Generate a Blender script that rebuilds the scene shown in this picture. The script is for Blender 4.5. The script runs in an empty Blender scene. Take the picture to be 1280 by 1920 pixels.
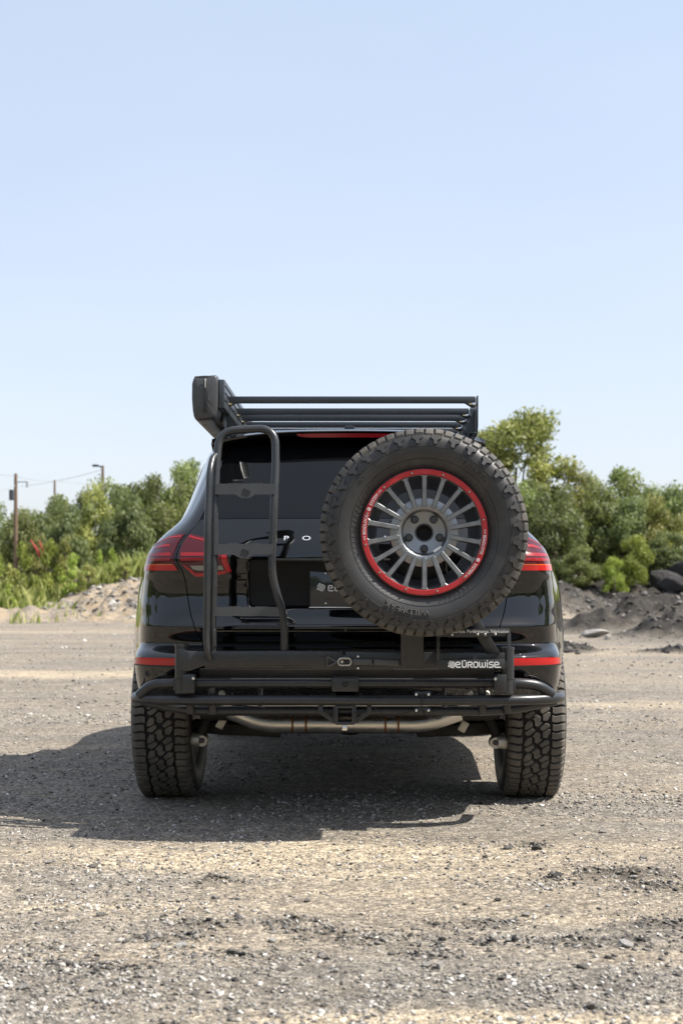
import bpy, bmesh, math, random
import numpy as np
from mathutils import Vector, Matrix, Quaternion

R = math.radians
rng = np.random.default_rng(7)
random.seed(7)
scene = bpy.context.scene
COL = scene.collection

# ------------------------------------------------------------------ camera
CX, CY, CZ = 0.08, -5.55, 0.925          # photographer crouching behind the car
cam_d = bpy.data.cameras.new('camera')
cam = bpy.data.objects.new('camera', cam_d)
COL.objects.link(cam)
cam.location = (CX, CY, CZ)
cam.rotation_euler = (R(90), 0, 0)
cam_d.sensor_width = 36
cam_d.sensor_fit = 'AUTO'
cam_d.lens = 50
cam_d.shift_x = -48 / 1920
cam_d.shift_y = 150 / 1920
cam_d.clip_start = 0.05
cam_d.clip_end = 3000
cam_d.dof.use_dof = True
cam_d.dof.focus_distance = 5.5
cam_d.dof.aperture_fstop = 5.0
scene.camera = cam

# ------------------------------------------------------------------ light
SUN = Vector((0.75, -0.125, 1.0)).normalized()
elev = math.asin(SUN.z)
azim = math.atan2(SUN.x, SUN.y)
world = bpy.data.worlds.new('World')
scene.world = world
world.use_nodes = True
wn = world.node_tree
bg = wn.nodes['Background']
sky = wn.nodes.new('ShaderNodeTexSky')
sky.sky_type = 'NISHITA'
sky.sun_disc = False
sky.sun_elevation = elev
sky.sun_rotation = azim
sky.altitude = 200
sky.air_density = 1.0
sky.dust_density = 2.0
sky.ozone_density = 3.0
veil = wn.nodes.new('ShaderNodeMix')                        # milky, humid summer air over the clear-sky model
veil.data_type = 'RGBA'; veil.blend_type = 'ADD'; veil.clamp_result = False
veil.inputs[0].default_value = 1.0
wisp = wn.nodes.new('ShaderNodeTexNoise'); wisp.inputs['Scale'].default_value = 2.2; wisp.inputs['Detail'].default_value = 5
wco = wn.nodes.new('ShaderNodeTexCoord'); wmp = wn.nodes.new('ShaderNodeMapping'); wmp.inputs['Scale'].default_value = (1, 1, 3.5)
wn.links.new(wco.outputs['Generated'], wmp.inputs['Vector']); wn.links.new(wmp.outputs[0], wisp.inputs['Vector'])
wrp = wn.nodes.new('ShaderNodeValToRGB')
wrp.color_ramp.elements[0].position = .35; wrp.color_ramp.elements[0].color = (4.8, 5.0, 5.4, 1)
wrp.color_ramp.elements[1].position = .70; wrp.color_ramp.elements[1].color = (5.25, 5.4, 5.7, 1)
wn.links.new(wisp.outputs[0], wrp.inputs[0])
# the veil thins out with elevation, as haze does
wsep = wn.nodes.new('ShaderNodeSeparateXYZ'); wn.links.new(wco.outputs['Generated'], wsep.inputs[0])
welv = wn.nodes.new('ShaderNodeValToRGB')
for _e, (_p, _v) in zip((welv.color_ramp.elements[0], welv.color_ramp.elements[1], welv.color_ramp.elements.new(.40)), ((0, (1.03, .935, .915)), (1.0, (.28, .32, .37)), (.40, (.884, .956, .991)))):
    _e.position = _p; _e.color = (*_v, 1)
wn.links.new(wsep.outputs[2], welv.inputs[0])
wmul = wn.nodes.new('ShaderNodeMix'); wmul.data_type = 'RGBA'; wmul.blend_type = 'MULTIPLY'; wmul.inputs[0].default_value = 1.0
wn.links.new(wrp.outputs[0], wmul.inputs[6]); wn.links.new(welv.outputs[0], wmul.inputs[7])
wn.links.new(sky.outputs[0], veil.inputs[6]); wn.links.new(wmul.outputs[2], veil.inputs[7])
wn.links.new(veil.outputs[2], bg.inputs[0])
bg.inputs[1].default_value = 0.0555
sun_d = bpy.data.lights.new('sun', 'SUN')
sun_d.energy = 4.7
sun_d.angle = R(0.53)
sun_d.color = (1.0, 0.955, 0.88)
sun = bpy.data.objects.new('sun', sun_d)
COL.objects.link(sun)
sun.rotation_euler = SUN.to_track_quat('Z', 'Y').to_euler()
sun.location = SUN * 40
vs = scene.view_settings
vs.view_transform = 'Standard'
vs.look = 'None'
vs.exposure = 0.90
vs.gamma = 1
vs.use_curve_mapping = False

# ------------------------------------------------------------------ helpers
def s_at(y):
    return 2667.0 / (y - CY)

def W(px, py, y):
    """metres from a measurement taken on the photograph, at depth y"""
    s = s_at(y)
    return Vector(((px - 688) / s + CX, y, CZ + (1110 - py) / s))

def tag(o, label=None, cat=None, group=None, kind=None):
    if label: o['label'] = label
    if cat: o['category'] = cat
    if group: o['group'] = group
    if kind: o['kind'] = kind
    return o

def link(o, parent=None):
    COL.objects.link(o)
    if parent is not None:
        o.parent = parent
        o.matrix_parent_inverse = Matrix.Translation(-parent.location) if parent.get('_root') else Matrix()
    return o

def empty(name, loc=(0, 0, 0)):
    o = bpy.data.objects.new(name, None)
    o.empty_display_size = 0.1
    COL.objects.link(o)
    o.location = loc
    return o

def mesh(name, verts, faces, mat, smooth=None):
    me = bpy.data.meshes.new(name)
    if isinstance(verts, np.ndarray): verts = verts.tolist()
    me.from_pydata([tuple(v) for v in verts], [], [tuple(f) for f in faces])
    me.update()
    if mat: me.materials.append(mat)
    if smooth:
        me.polygons.foreach_set('use_smooth', [True] * len(me.polygons))
        if smooth is not True and smooth < 180:
            me.set_sharp_from_angle(angle=R(smooth))
    return me

def fast_mesh(name, V, F, mat, smooth=False):
    """V (n,3), F (m,k) numpy, all faces with k corners"""
    me = bpy.data.meshes.new(name)
    m, k = F.shape
    me.vertices.add(len(V)); me.vertices.foreach_set('co', V.astype(np.float32).ravel())
    me.loops.add(m * k); me.loops.foreach_set('vertex_index', F.astype(np.int32).ravel())
    me.polygons.add(m)
    me.polygons.foreach_set('loop_start', np.arange(0, m * k, k, dtype=np.int32))
    me.polygons.foreach_set('loop_total', np.full(m, k, dtype=np.int32))
    if smooth: me.polygons.foreach_set('use_smooth', np.ones(m, dtype=bool))
    me.update(calc_edges=True)
    if mat: me.materials.append(mat)
    return me

class MB:
    """collects shapes, builds one mesh object"""
    def __init__(self): self.v = []; self.f = []
    def add(self, v, f):
        b = len(self.v)
        self.v += [tuple(p) for p in v]
        self.f += [tuple(i + b for i in q) for q in f]
        return self
    def bm(self, bm):
        bm.verts.ensure_lookup_table(); bm.verts.index_update()
        self.add([v.co.copy() for v in bm.verts], [[v.index for v in f.verts] for f in bm.faces]); bm.free(); return self
    def box(self, c, size, bev=0.0, rot=None, seg=2):
        bm = bmesh.new(); bmesh.ops.create_cube(bm, size=1)
        bmesh.ops.scale(bm, vec=size, verts=bm.verts)
        if bev: bmesh.ops.bevel(bm, geom=bm.edges[:], offset=bev, segments=seg, profile=0.5, affect='EDGES')
        M = Matrix.Translation(c) @ (rot.to_4x4() if rot is not None else Matrix())
        bmesh.ops.transform(bm, matrix=M, verts=bm.verts)
        return self.bm(bm)
    def prism(self, poly, depth, bev=0.0):
        """poly: list of Vectors at the front plane (facing -y), pushed back by depth"""
        bm = bmesh.new()
        a = [bm.verts.new(p) for p in poly]
        b = [bm.verts.new(p + Vector((0, depth, 0))) for p in poly]
        bm.faces.new(a); bm.faces.new(b[::-1])
        n = len(a)
        for i in range(n):
            bm.faces.new((a[(i + 1) % n], a[i], b[i], b[(i + 1) % n]))
        bmesh.ops.recalc_face_normals(bm, faces=bm.faces)
        if bev: bmesh.ops.bevel(bm, geom=bm.edges[:], offset=bev, segments=2, profile=0.5, affect='EDGES')
        return self.bm(bm)
    def tube(self, path, r, n=14, caps=True):
        P = [Vector(p) for p in path]
        rs = r if hasattr(r, '__len__') else [r] * len(P)
        T = []
        for i in range(len(P)):
            t = (P[min(i + 1, len(P) - 1)] - P[max(i - 1, 0)]).normalized(); T.append(t)
        up = Vector((0, 0, 1)) if abs(T[0].z) < .9 else Vector((1, 0, 0))
        N = (up - T[0] * up.dot(T[0])).normalized()
        v = []; f = []
        for i, p in enumerate(P):
            if i: N = (N - T[i] * N.dot(T[i])).normalized()
            B = T[i].cross(N)
            for k in range(n):
                a = 2 * math.pi * k / n
                v.append(p + (N * math.cos(a) + B * math.sin(a)) * rs[i])
        for i in range(len(P) - 1):
            for k in range(n):
                k2 = (k + 1) % n
                f.append((i * n + k, i * n + k2, (i + 1) * n + k2, (i + 1) * n + k))
        if caps:
            f.append(tuple(range(n))[::-1]); f.append(tuple((len(P) - 1) * n + k for k in range(n)))
        return self.add(v, f)
    def cyl(self, a, b, r, n=20, r2=None):
        return self.tube([a, b], [r, r if r2 is None else r2], n)
    def lathe_y(self, prof, c=(0, 0, 0), n=48, closed=False, a0=0.0):
        """prof: (radius, y) pairs spun round the y axis through c"""
        v = []; f = []; m = len(prof)
        for k in range(n):
            a = a0 + 2 * math.pi * k / n
            for (r, y) in prof: v.append((c[0] + r * math.cos(a), c[1] + y, c[2] + r * math.sin(a)))
        for k in range(n):
            k2 = (k + 1) % n
            for i in range(m if closed else m - 1):
                j = (i + 1) % m
                f.append((k * m + i, k2 * m + i, k2 * m + j, k * m + j))
        return self.add(v, f)
    def build(self, name, mat, parent=None, smooth=40):
        o = bpy.data.objects.new(name, mesh(name, self.v, self.f, mat, smooth))
        COL.objects.link(o)
        if parent is not None: o.parent = parent
        return o

def child(name, me, parent, loc=None):
    o = bpy.data.objects.new(name, me); COL.objects.link(o)
    if parent is not None: o.parent = parent
    if loc is not None: o.location = loc
    return o

def fillet(pts, r, seg=7):
    P = [Vector(p) for p in pts]; out = [P[0]]
    for i in range(1, len(P) - 1):
        a, b, c = P[i - 1], P[i], P[i + 1]
        rr = min(r, (a - b).length * .49, (c - b).length * .49)
        p0 = b + (a - b).normalized() * rr; p2 = b + (c - b).normalized() * rr
        for k in range(seg + 1):
            t = k / seg
            out.append(p0 * (1 - t) ** 2 + b * (2 * t * (1 - t)) + p2 * t * t)
    out.append(P[-1]); return out

def crom(pts, n=6):
    P = [Vector(p) for p in pts]; P = [P[0] * 2 - P[1]] + P + [P[-1] * 2 - P[-2]]; out = []
    for i in range(1, len(P) - 2):
        for k in range(n):
            t = k / n
            out.append(0.5 * (2 * P[i] + (P[i + 1] - P[i - 1]) * t + (2 * P[i - 1] - 5 * P[i] + 4 * P[i + 1] - P[i + 2]) * t * t + (3 * P[i] - P[i - 1] - 3 * P[i + 1] + P[i + 2]) * t ** 3))
    out.append(P[-2]); return out

# ---- value noise (numpy)
_tab = rng.random((256, 256))
def vnoise(x, y):
    xi = np.floor(x).astype(int); yi = np.floor(y).astype(int)
    fx = x - xi; fy = y - yi
    fx = fx * fx * (3 - 2 * fx); fy = fy * fy * (3 - 2 * fy)
    g = lambda a, b: _tab[a & 255, b & 255]
    return (g(xi, yi) * (1 - fx) + g(xi + 1, yi) * fx) * (1 - fy) + (g(xi, yi + 1) * (1 - fx) + g(xi + 1, yi + 1) * fx) * fy - .5
def fbm(x, y, o=4, g=.5):
    s = 0; a = 1
    for i in range(o):
        s = s + a * vnoise(x + 17.3 * i, y - 9.1 * i); x = x * 2.03; y = y * 2.03; a *= g
    return s
def sstep(a, b, x):
    t = np.clip((x - a) / (b - a), 0, 1); return t * t * (3 - 2 * t)

# ------------------------------------------------------------------ materials
def new_mat(name):
    m = bpy.data.materials.new(name); m.use_nodes = True
    nt = m.node_tree; b = nt.nodes['Principled BSDF']
    return m, nt, b
def N(nt, typ, **kw):
    n = nt.nodes.new(typ)
    for k, v in kw.items():
        if k in n.inputs.keys(): n.inputs[k].default_value = v
        else: setattr(n, k, v)
    return n
def ramp(nt, src, stops):
    r = nt.nodes.new('ShaderNodeValToRGB')
    el = r.color_ramp.elements
    while len(el) < len(stops): el.new(0.5)
    for e, (p, c) in zip(el, stops):
        e.position = p; e.color = (c[0], c[1], c[2], 1) if hasattr(c, '__len__') else (c, c, c, 1)
    nt.links.new(src, r.inputs[0]); return r.outputs[0]
def mixc(nt, fac, a, b, typ='MIX'):
    m = nt.nodes.new('ShaderNodeMix'); m.data_type = 'RGBA'; m.blend_type = typ
    for s, v in ((0, fac), (6, a), (7, b)):
        if hasattr(v, 'is_linked') or hasattr(v, 'links'): nt.links.new(v, m.inputs[s])
        elif s == 0: m.inputs[0].default_value = v
        else: m.inputs[s].default_value = (*v[:3], 1)
    return m.outputs[2]
def coord(nt, which='Object'):
    return nt.nodes.new('ShaderNodeTexCoord').outputs[which]
def noise(nt, vec, scale, detail=3, rough=.55, dist=0):
    n = N(nt, 'ShaderNodeTexNoise'); n.inputs['Scale'].default_value = scale; n.inputs['Detail'].default_value = detail
    n.inputs['Roughness'].default_value = rough; n.inputs['Distortion'].default_value = dist
    nt.links.new(vec, n.inputs['Vector']); return n.outputs[0]

def mat(name, col, rough=.5, metal=0, coat=0, grain=0, gscale=300, wear=0, ior=1.5, dust=0, wscale=14):
    m, nt, b = new_mat(name)
    b.inputs['Base Color'].default_value = (*col, 1)
    b.inputs['Roughness'].default_value = rough
    b.inputs['Metallic'].default_value = metal
    b.inputs['Coat Weight'].default_value = coat
    b.inputs['Coat Roughness'].default_value = .03
    b.inputs['IOR'].default_value = ior
    co = coord(nt)
    if wear:
        n = noise(nt, co, wscale, 5, .6)
        c = mixc(nt, n, [x * (1 - wear) for x in col], [min(1, x * (1 + wear)) for x in col])
        nt.links.new(c, b.inputs['Base Color'])
        nt.links.new(ramp(nt, n, [(.3, max(.02, rough * .8)), (.7, min(1, rough * 1.25))]), b.inputs['Roughness'])
    if dust:
        n2 = noise(nt, co, 9, 6, .7)
        f = ramp(nt, n2, [(.45, 0), (.75, dust)])
        src = b.inputs['Base Color'].links[0].from_socket if b.inputs['Base Color'].is_linked else col
        nt.links.new(mixc(nt, f, src, (.32, .27, .21)), b.inputs['Base Color'])
    if grain:
        g = noise(nt, co, gscale, 2)
        bp = N(nt, 'ShaderNodeBump'); bp.inputs['Strength'].default_value = grain; bp.inputs['Distance'].default_value = .001
        nt.links.new(g, bp.inputs['Height']); nt.links.new(bp.outputs[0], b.inputs['Normal'])
    return m

M = {}
M['paint'] = mat('black_paint', (.002, .002, .0024), .03, coat=.40)
M['gap'] = mat('panel_gap', (.004, .004, .004), .8)
M['glass'] = mat('tinted_glass', (.003, .0035, .004), .02, ior=1.36)
M['plastic'] = mat('grey_plastic', (.035, .035, .036), .55, grain=.15, gscale=900, wear=.15)
M['blackplastic'] = mat('black_plastic', (.012, .012, .012), .5, wear=.2)
M['powder'] = mat('powder_coat', (.024, .025, .027), .30, grain=.12, gscale=1400, wear=.18, dust=.05)
M['powder2'] = mat('satin_black_metal', (.028, .029, .031), .38, grain=.08, gscale=1400, wear=.2)
M['steel'] = mat('stainless', (.62, .59, .54), .36, metal=1, wear=.08)
M['weld'] = mat('weld_band', (.20, .09, .035), .55, metal=.6, wear=.5, wscale=90)
M['alloy'] = mat('cast_alloy', (.48, .45, .40), .5, metal=.7, wear=.3)
M['zinc'] = mat('zinc_bolt', (.75, .74, .72), .22, metal=1)
M['brass'] = mat('yellow_zinc', (.70, .55, .25), .3, metal=1)
M['chrome'] = mat('chrome', (.80, .81, .83), .30, metal=.6)
M['gun'] = mat('gunmetal', (.25, .255, .26), .38, metal=.85, wear=.12, wscale=30)
M['gundark'] = mat('gunmetal_barrel', (.20, .20, .205), .42, metal=.8, wear=.2)
M['redring'] = mat('red_ring', (.42, .018, .022), .36, coat=.3, wear=.08)
M['latch'] = mat('worn_latch_steel', (.085, .085, .088), .38, metal=.5, wear=.3)
M['step'] = mat('step_plate', (.058, .060, .063), .42, grain=.1, gscale=1400, wear=.15)
M['white'] = mat('white_print', (.80, .80, .80), .5)
M['sticker'] = mat('white_sticker', (.75, .75, .72), .45)
M['under'] = mat('underbody', (.014, .013, .012), .7, wear=.4)
M['vinyl'] = mat('black_vinyl', (.055, .055, .056), .38, grain=.5, gscale=60, wear=.2)
M['alu'] = mat('black_anodised', (.050, .056, .064), .34, metal=.2, wear=.15)
M['lens'] = mat('dark_red_lens', (.060, .003, .007), .08, coat=.15, wear=.1)
M['lens_bar'] = mat('red_light_bar', (.26, .010, .014), .2, coat=.1)
M['lens_bright'] = mat('bright_red_lens', (.42, .010, .010), .15, coat=.2)
M['lens_clear'] = mat('smoked_clear_lens', (.22, .21, .17), .1, coat=.6)
M['amber'] = mat('amber_glint', (.55, .09, .02), .15, coat=.4)

def tyre_mat():
    m, nt, b = new_mat('tyre_rubber')
    co = coord(nt)
    n = noise(nt, co, 9, 6, .65)
    c = ramp(nt, n, [(.3, (.022, .021, .021)), (.55, (.034, .032, .030)), (.78, (.085, .078, .068))])
    fine = noise(nt, co, 420, 2)
    nt.links.new(mixc(nt, .25, c, ramp(nt, fine, [(.35, 0.008), (.7, .06)])), b.inputs['Base Color'])
    b.inputs['Roughness'].default_value = .46
    bp = N(nt, 'ShaderNodeBump'); bp.inputs['Strength'].default_value = .25; bp.inputs['Distance'].default_value = .001
    nt.links.new(fine, bp.inputs['Height']); nt.links.new(bp.outputs[0], b.inputs['Normal'])
    return m
M['rubber'] = tyre_mat()
M['rubberblock'] = mat('tread_rubber', (.052, .048, .043), .66, grain=.5, gscale=260, wear=.35, dust=.25)
M['dustytread'] = mat('dusty_tread_rubber', (.085, .077, .067), .75, grain=.5, gscale=260, wear=.35, dust=.35)
M['groove'] = mat('shaded_groove_rubber', (.012, .012, .012), .85)  # cleaner rubber, darkened further to stand for the shade between the blocks

def leaf_mat(name, c0, c1, trans=.45):
    m, nt, b = new_mat(name)
    at = N(nt, 'ShaderNodeAttribute'); at.attribute_name = 'shade'
    oi = nt.nodes.new('ShaderNodeObjectInfo')
    c = mixc(nt, at.outputs['Fac'], c0, c1)
    hs = N(nt, 'ShaderNodeHueSaturation')
    mr = N(nt, 'ShaderNodeMapRange'); mr.inputs[3].default_value = .485; mr.inputs[4].default_value = .515
    nt.links.new(oi.outputs['Random'], mr.inputs[0]); nt.links.new(mr.outputs[0], hs.inputs['Hue'])
    mv = N(nt, 'ShaderNodeMapRange'); mv.inputs[3].default_value = .75; mv.inputs[4].default_value = 1.3
    nt.links.new(oi.outputs['Random'], mv.inputs[0]); nt.links.new(mv.outputs[0], hs.inputs['Value'])
    nt.links.new(c, hs.inputs['Color'])
    nt.links.new(hs.outputs[0], b.inputs['Base Color']); b.inputs['Roughness'].default_value = .55
    tr = N(nt, 'ShaderNodeBsdfTranslucent')
    nt.links.new(mixc(nt, .5, hs.outputs[0], (.16, .22, .03)), tr.inputs['Color'])
    mx = N(nt, 'ShaderNodeMixShader'); mx.inputs[0].default_value = trans
    out = nt.nodes['Material Output']
    nt.links.new(b.outputs[0], mx.inputs[1]); nt.links.new(tr.outputs[0], mx.inputs[2]); nt.links.new(mx.outputs[0], out.inputs[0])
    return m
M['leaf_dark'] = leaf_mat('leaf_dark', (.090, .118, .050), (.26, .29, .12))
M['leaf_mid'] = leaf_mat('leaf_mid', (.12, .15, .052), (.32, .35, .125))
M['leaf_yellow'] = leaf_mat('leaf_yellow', (.17, .19, .055), (.43, .41, .13))
M['leaf_lime'] = leaf_mat('leaf_lime', (.20, .27, .04), (.44, .50, .10))
M['grass'] = leaf_mat('grass_blade', (.21, .25, .06), (.52, .50, .19))
M['bark'] = mat('bark', (.11, .085, .065), .9, wear=.4, grain=.8, gscale=40)
M['pole'] = mat('pole_wood', (.16, .105, .07), .85, wear=.3)
M['redstalk'] = mat('red_stalk', (.45, .07, .05), .6)
M['wire'] = mat('wire', (.30, .31, .33), .6)

# ------------------------------------------------------------------ ground
def G(px, py):
    """point of the level ground under a spot of the photograph"""
    D = CZ * 2667 / (py - 1110)
    return ((px - 688) * D / 2667 + CX, CY + D)

CLODS = [(1175, 1640, .20, .07, .020), (1235, 1668, .12, .04, .014), (1040, 1648, .05, .02, .010), (388, 1658, .06, .025, .016), (425, 1655, .05, .02, .018),
         (385, 1732, .09, .03, .016), (350, 1755, .09, .025, .014), (545, 1728, .09, .04, .020), (600, 1745, .10, .04, .010), (275, 1762, .05, .02, .016),
         (130, 1820, .10, .025, .012), (210, 1818, .08, .02, .014), (700, 1760, .16, .04, .008), (1180, 1770, .30, .05, .014), (1240, 1735, .12, .03, .018),
         (900, 1735, .14, .03, .010), (470, 1790, .18, .03, .008), (960, 1765, .2, .03, .008), (820, 1790, .12, .03, .006), (1000, 1582, .06, .03, .012)]
CL = [(*G(a, b), w * .85, d, h * (.75 if b < 1725 else .5)) for (a, b, w, d, h) in CLODS]

def clod_field(x, y):
    s = np.zeros_like(x)
    for (cx, cy, w, d, h) in CL:
        s = s + np.exp(-((x - cx) / w) ** 2 - ((y - cy) / (d * 1.6)) ** 2) * h
    return s

SANDS = [(250, 1700, .45, .10, .6), (780, 1640, .6, .10, .7), (420, 1612, .5, .10, .7), (1130, 1585, .5, .10, .5), (150, 1600, .4, .10, .6), (520, 1603, .55, .16, 1.0), (620, 1590, .5, .10, .9), (850, 1606, .50, .14, .8), (330, 1625, .5, .10, .7), (130, 1262, 2.2, .55, .8), (60, 1268, 2.0, .5, .7), (1180, 1320, 1.2, .45, .6), (950, 1915, .5, .07, .9), (700, 1912, .35, .06, .7),
         (1050, 1720, .35, .08, .5), (900, 1700, .5, .07, .5), (750, 1672, .5, .06, .6), (1170, 1138, 7, 5, .7), (1230, 1225, 3, .8, .6), (100, 1185, 6, 1.2, .5)]
SN = [(*G(a, b), w, d, h) for (a, b, w, d, h) in SANDS]
def sand_field(x, y):
    s = np.zeros_like(x)
    for (cx, cy, w, d, h) in SN:
        s = s + h * np.exp(-((x - cx) / w) ** 2 - ((y - cy) / d) ** 2)
    return np.clip(s * (1 + 1.2 * fbm(x * 5, y * 9, 4, .65)), 0, 1)
def terrain(x, y):
    """returns height, dark soil, tan soil"""
    D = y - CY
    calm = 1 - .75 * (sstep(1.6, 1.1, np.abs(x)) * sstep(-.6, .2, y) * sstep(5.5, 4.8, y))
    z = (.030 * fbm(x * .55, y * .55, 3) + .013 * fbm(x * 3, y * 3.4, 3)) * calm
    near = sstep(14, 7, D) * (np.abs(x) < 4)
    z = z + near * (.006 * fbm(x * 22, y * 22, 3)) * (0.4 + .6 * calm)
    c = clod_field(x, y)
    z = z + c * (1 + 2.0 * fbm(x * 30, y * 30, 3, .75))
    dark = np.clip(c * 45 * (1 + 1.5 * fbm(x * 14, y * 14, 3)), 0, .8)
    tan = np.zeros_like(x)
    # left bank
    hL = .35 + 1.05 * sstep(-13.5, -7.5, x)
    front = 39.0 + 8 * sstep(-8.5, -13.5, x) + 3.5 * fbm(x * .35, y * 0 + 3, 4, .6)
    tL = sstep(0, 1, (y - front) / 6.5) * sstep(10, 2, x)
    lump = fbm(x * 1.1, y * 1.1, 5, .62)
    z = z + tL * hL * (1 + .12 * lump) + .35 * lump * tL * (1 - tL) * 4 * .55
    tan = np.maximum(tan, sstep(-.12, .3, (y - front) / 6.5) * sstep(10, 2, x) * (y < front + 12))
    # low spill in front of the left bank
    sp_ = np.clip(fbm(x * .8 + 5, y * .55, 4, .6), 0, 1) * sstep(33, 37, y) * sstep(47, 42, y) * sstep(0, -4, x) * sstep(-22, -17, x)
    z = z + .75 * sp_; tan = np.maximum(tan, np.clip(sp_ * 5, 0, .9))
    # right bank of dark spoil
    f2 = 44 + 2 * fbm(x * .25, y * 0 + 8, 3)
    tR = sstep(0, 1, (y - f2) / 9) * sstep(4, 9, x)
    lump2 = fbm(x * .9 + 40, y * .9, 5, .62)
    z = z + tR * (1.35 + .38 * lump2) + .3 * lump2 * tR * (1 - tR) * 2 + .17 * fbm(x * 2.4, y * 2.4, 3, .55) * sstep(-.1, .2, (y - f2) / 9) * sstep(4, 8, x)
    dark = np.maximum(dark, sstep(-.15, .2, (y - f2) / 9) * sstep(4, 8, x) * (.85 + .5 * lump2))
    # spoil ridge in the middle distance, right
    for (px, py, wx, wy, h) in ((1235, 1192, 1.9, .9, .44), (1110, 1192, 1.4, .8, .26), (1290, 1200, 1.0, 1.2, .5), (1180, 1178, .9, .6, .34), (1075, 1225, .35, .4, .14), (1275, 1228, .5, .3, .10)):
        gx, gy = G(px, py)
        r = np.exp(-((x - gx) / wx) ** 2 - ((y - gy - .5) / wy) ** 2)
        l3 = fbm(x * 2.6, y * 2.6, 4, .65)
        z = z + h * r * (1 + .5 * l3 + .7 * fbm(x * 3.4, y * 3.4, 2, .5))
        dark = np.maximum(dark, np.clip(r * 2.2, 0, 1) * (.95 + .9 * l3))
    # far land swells up a little under the trees
    z = z + sstep(55, 160, y) * 1.0
    return z, np.clip(dark, 0, 1), np.clip(tan, 0, 1)

def axis_pts(fine0, fine1, step, lo, hi, grow, keep0, keep1, cap):
    a = list(np.arange(fine0, fine1 + 1e-9, step))
    s = step
    while a[-1] < hi:
        s = s * grow if a[-1] > keep1 else min(cap, s * grow)
        a.append(a[-1] + s)
    s = step
    while a[0] > lo:
        s = s * grow if a[0] < keep0 else min(cap, s * grow)
        a.insert(0, a[0] - s)
    return np.array(a)
gx = axis_pts(-2.2, 2.2, .022, -900, 900, 1.06, -15, 17, .13)
gy = axis_pts(-2.6, 2.6, .022, -900, 1500, 1.05, -4, 58, .13)
# keep the banks well sampled
XX, YY = np.meshgrid(gx, gy)
ZZ, DK, TN = terrain(XX, YY)
V = np.stack([XX.ravel(), YY.ravel(), ZZ.ravel()], 1)
nx, ny = len(gx), len(gy)
I = (np.arange(ny - 1)[:, None] * nx + np.arange(nx - 1)[None, :]).ravel()
F = np.stack([I, I + 1, I + nx + 1, I + nx], 1)

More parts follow.
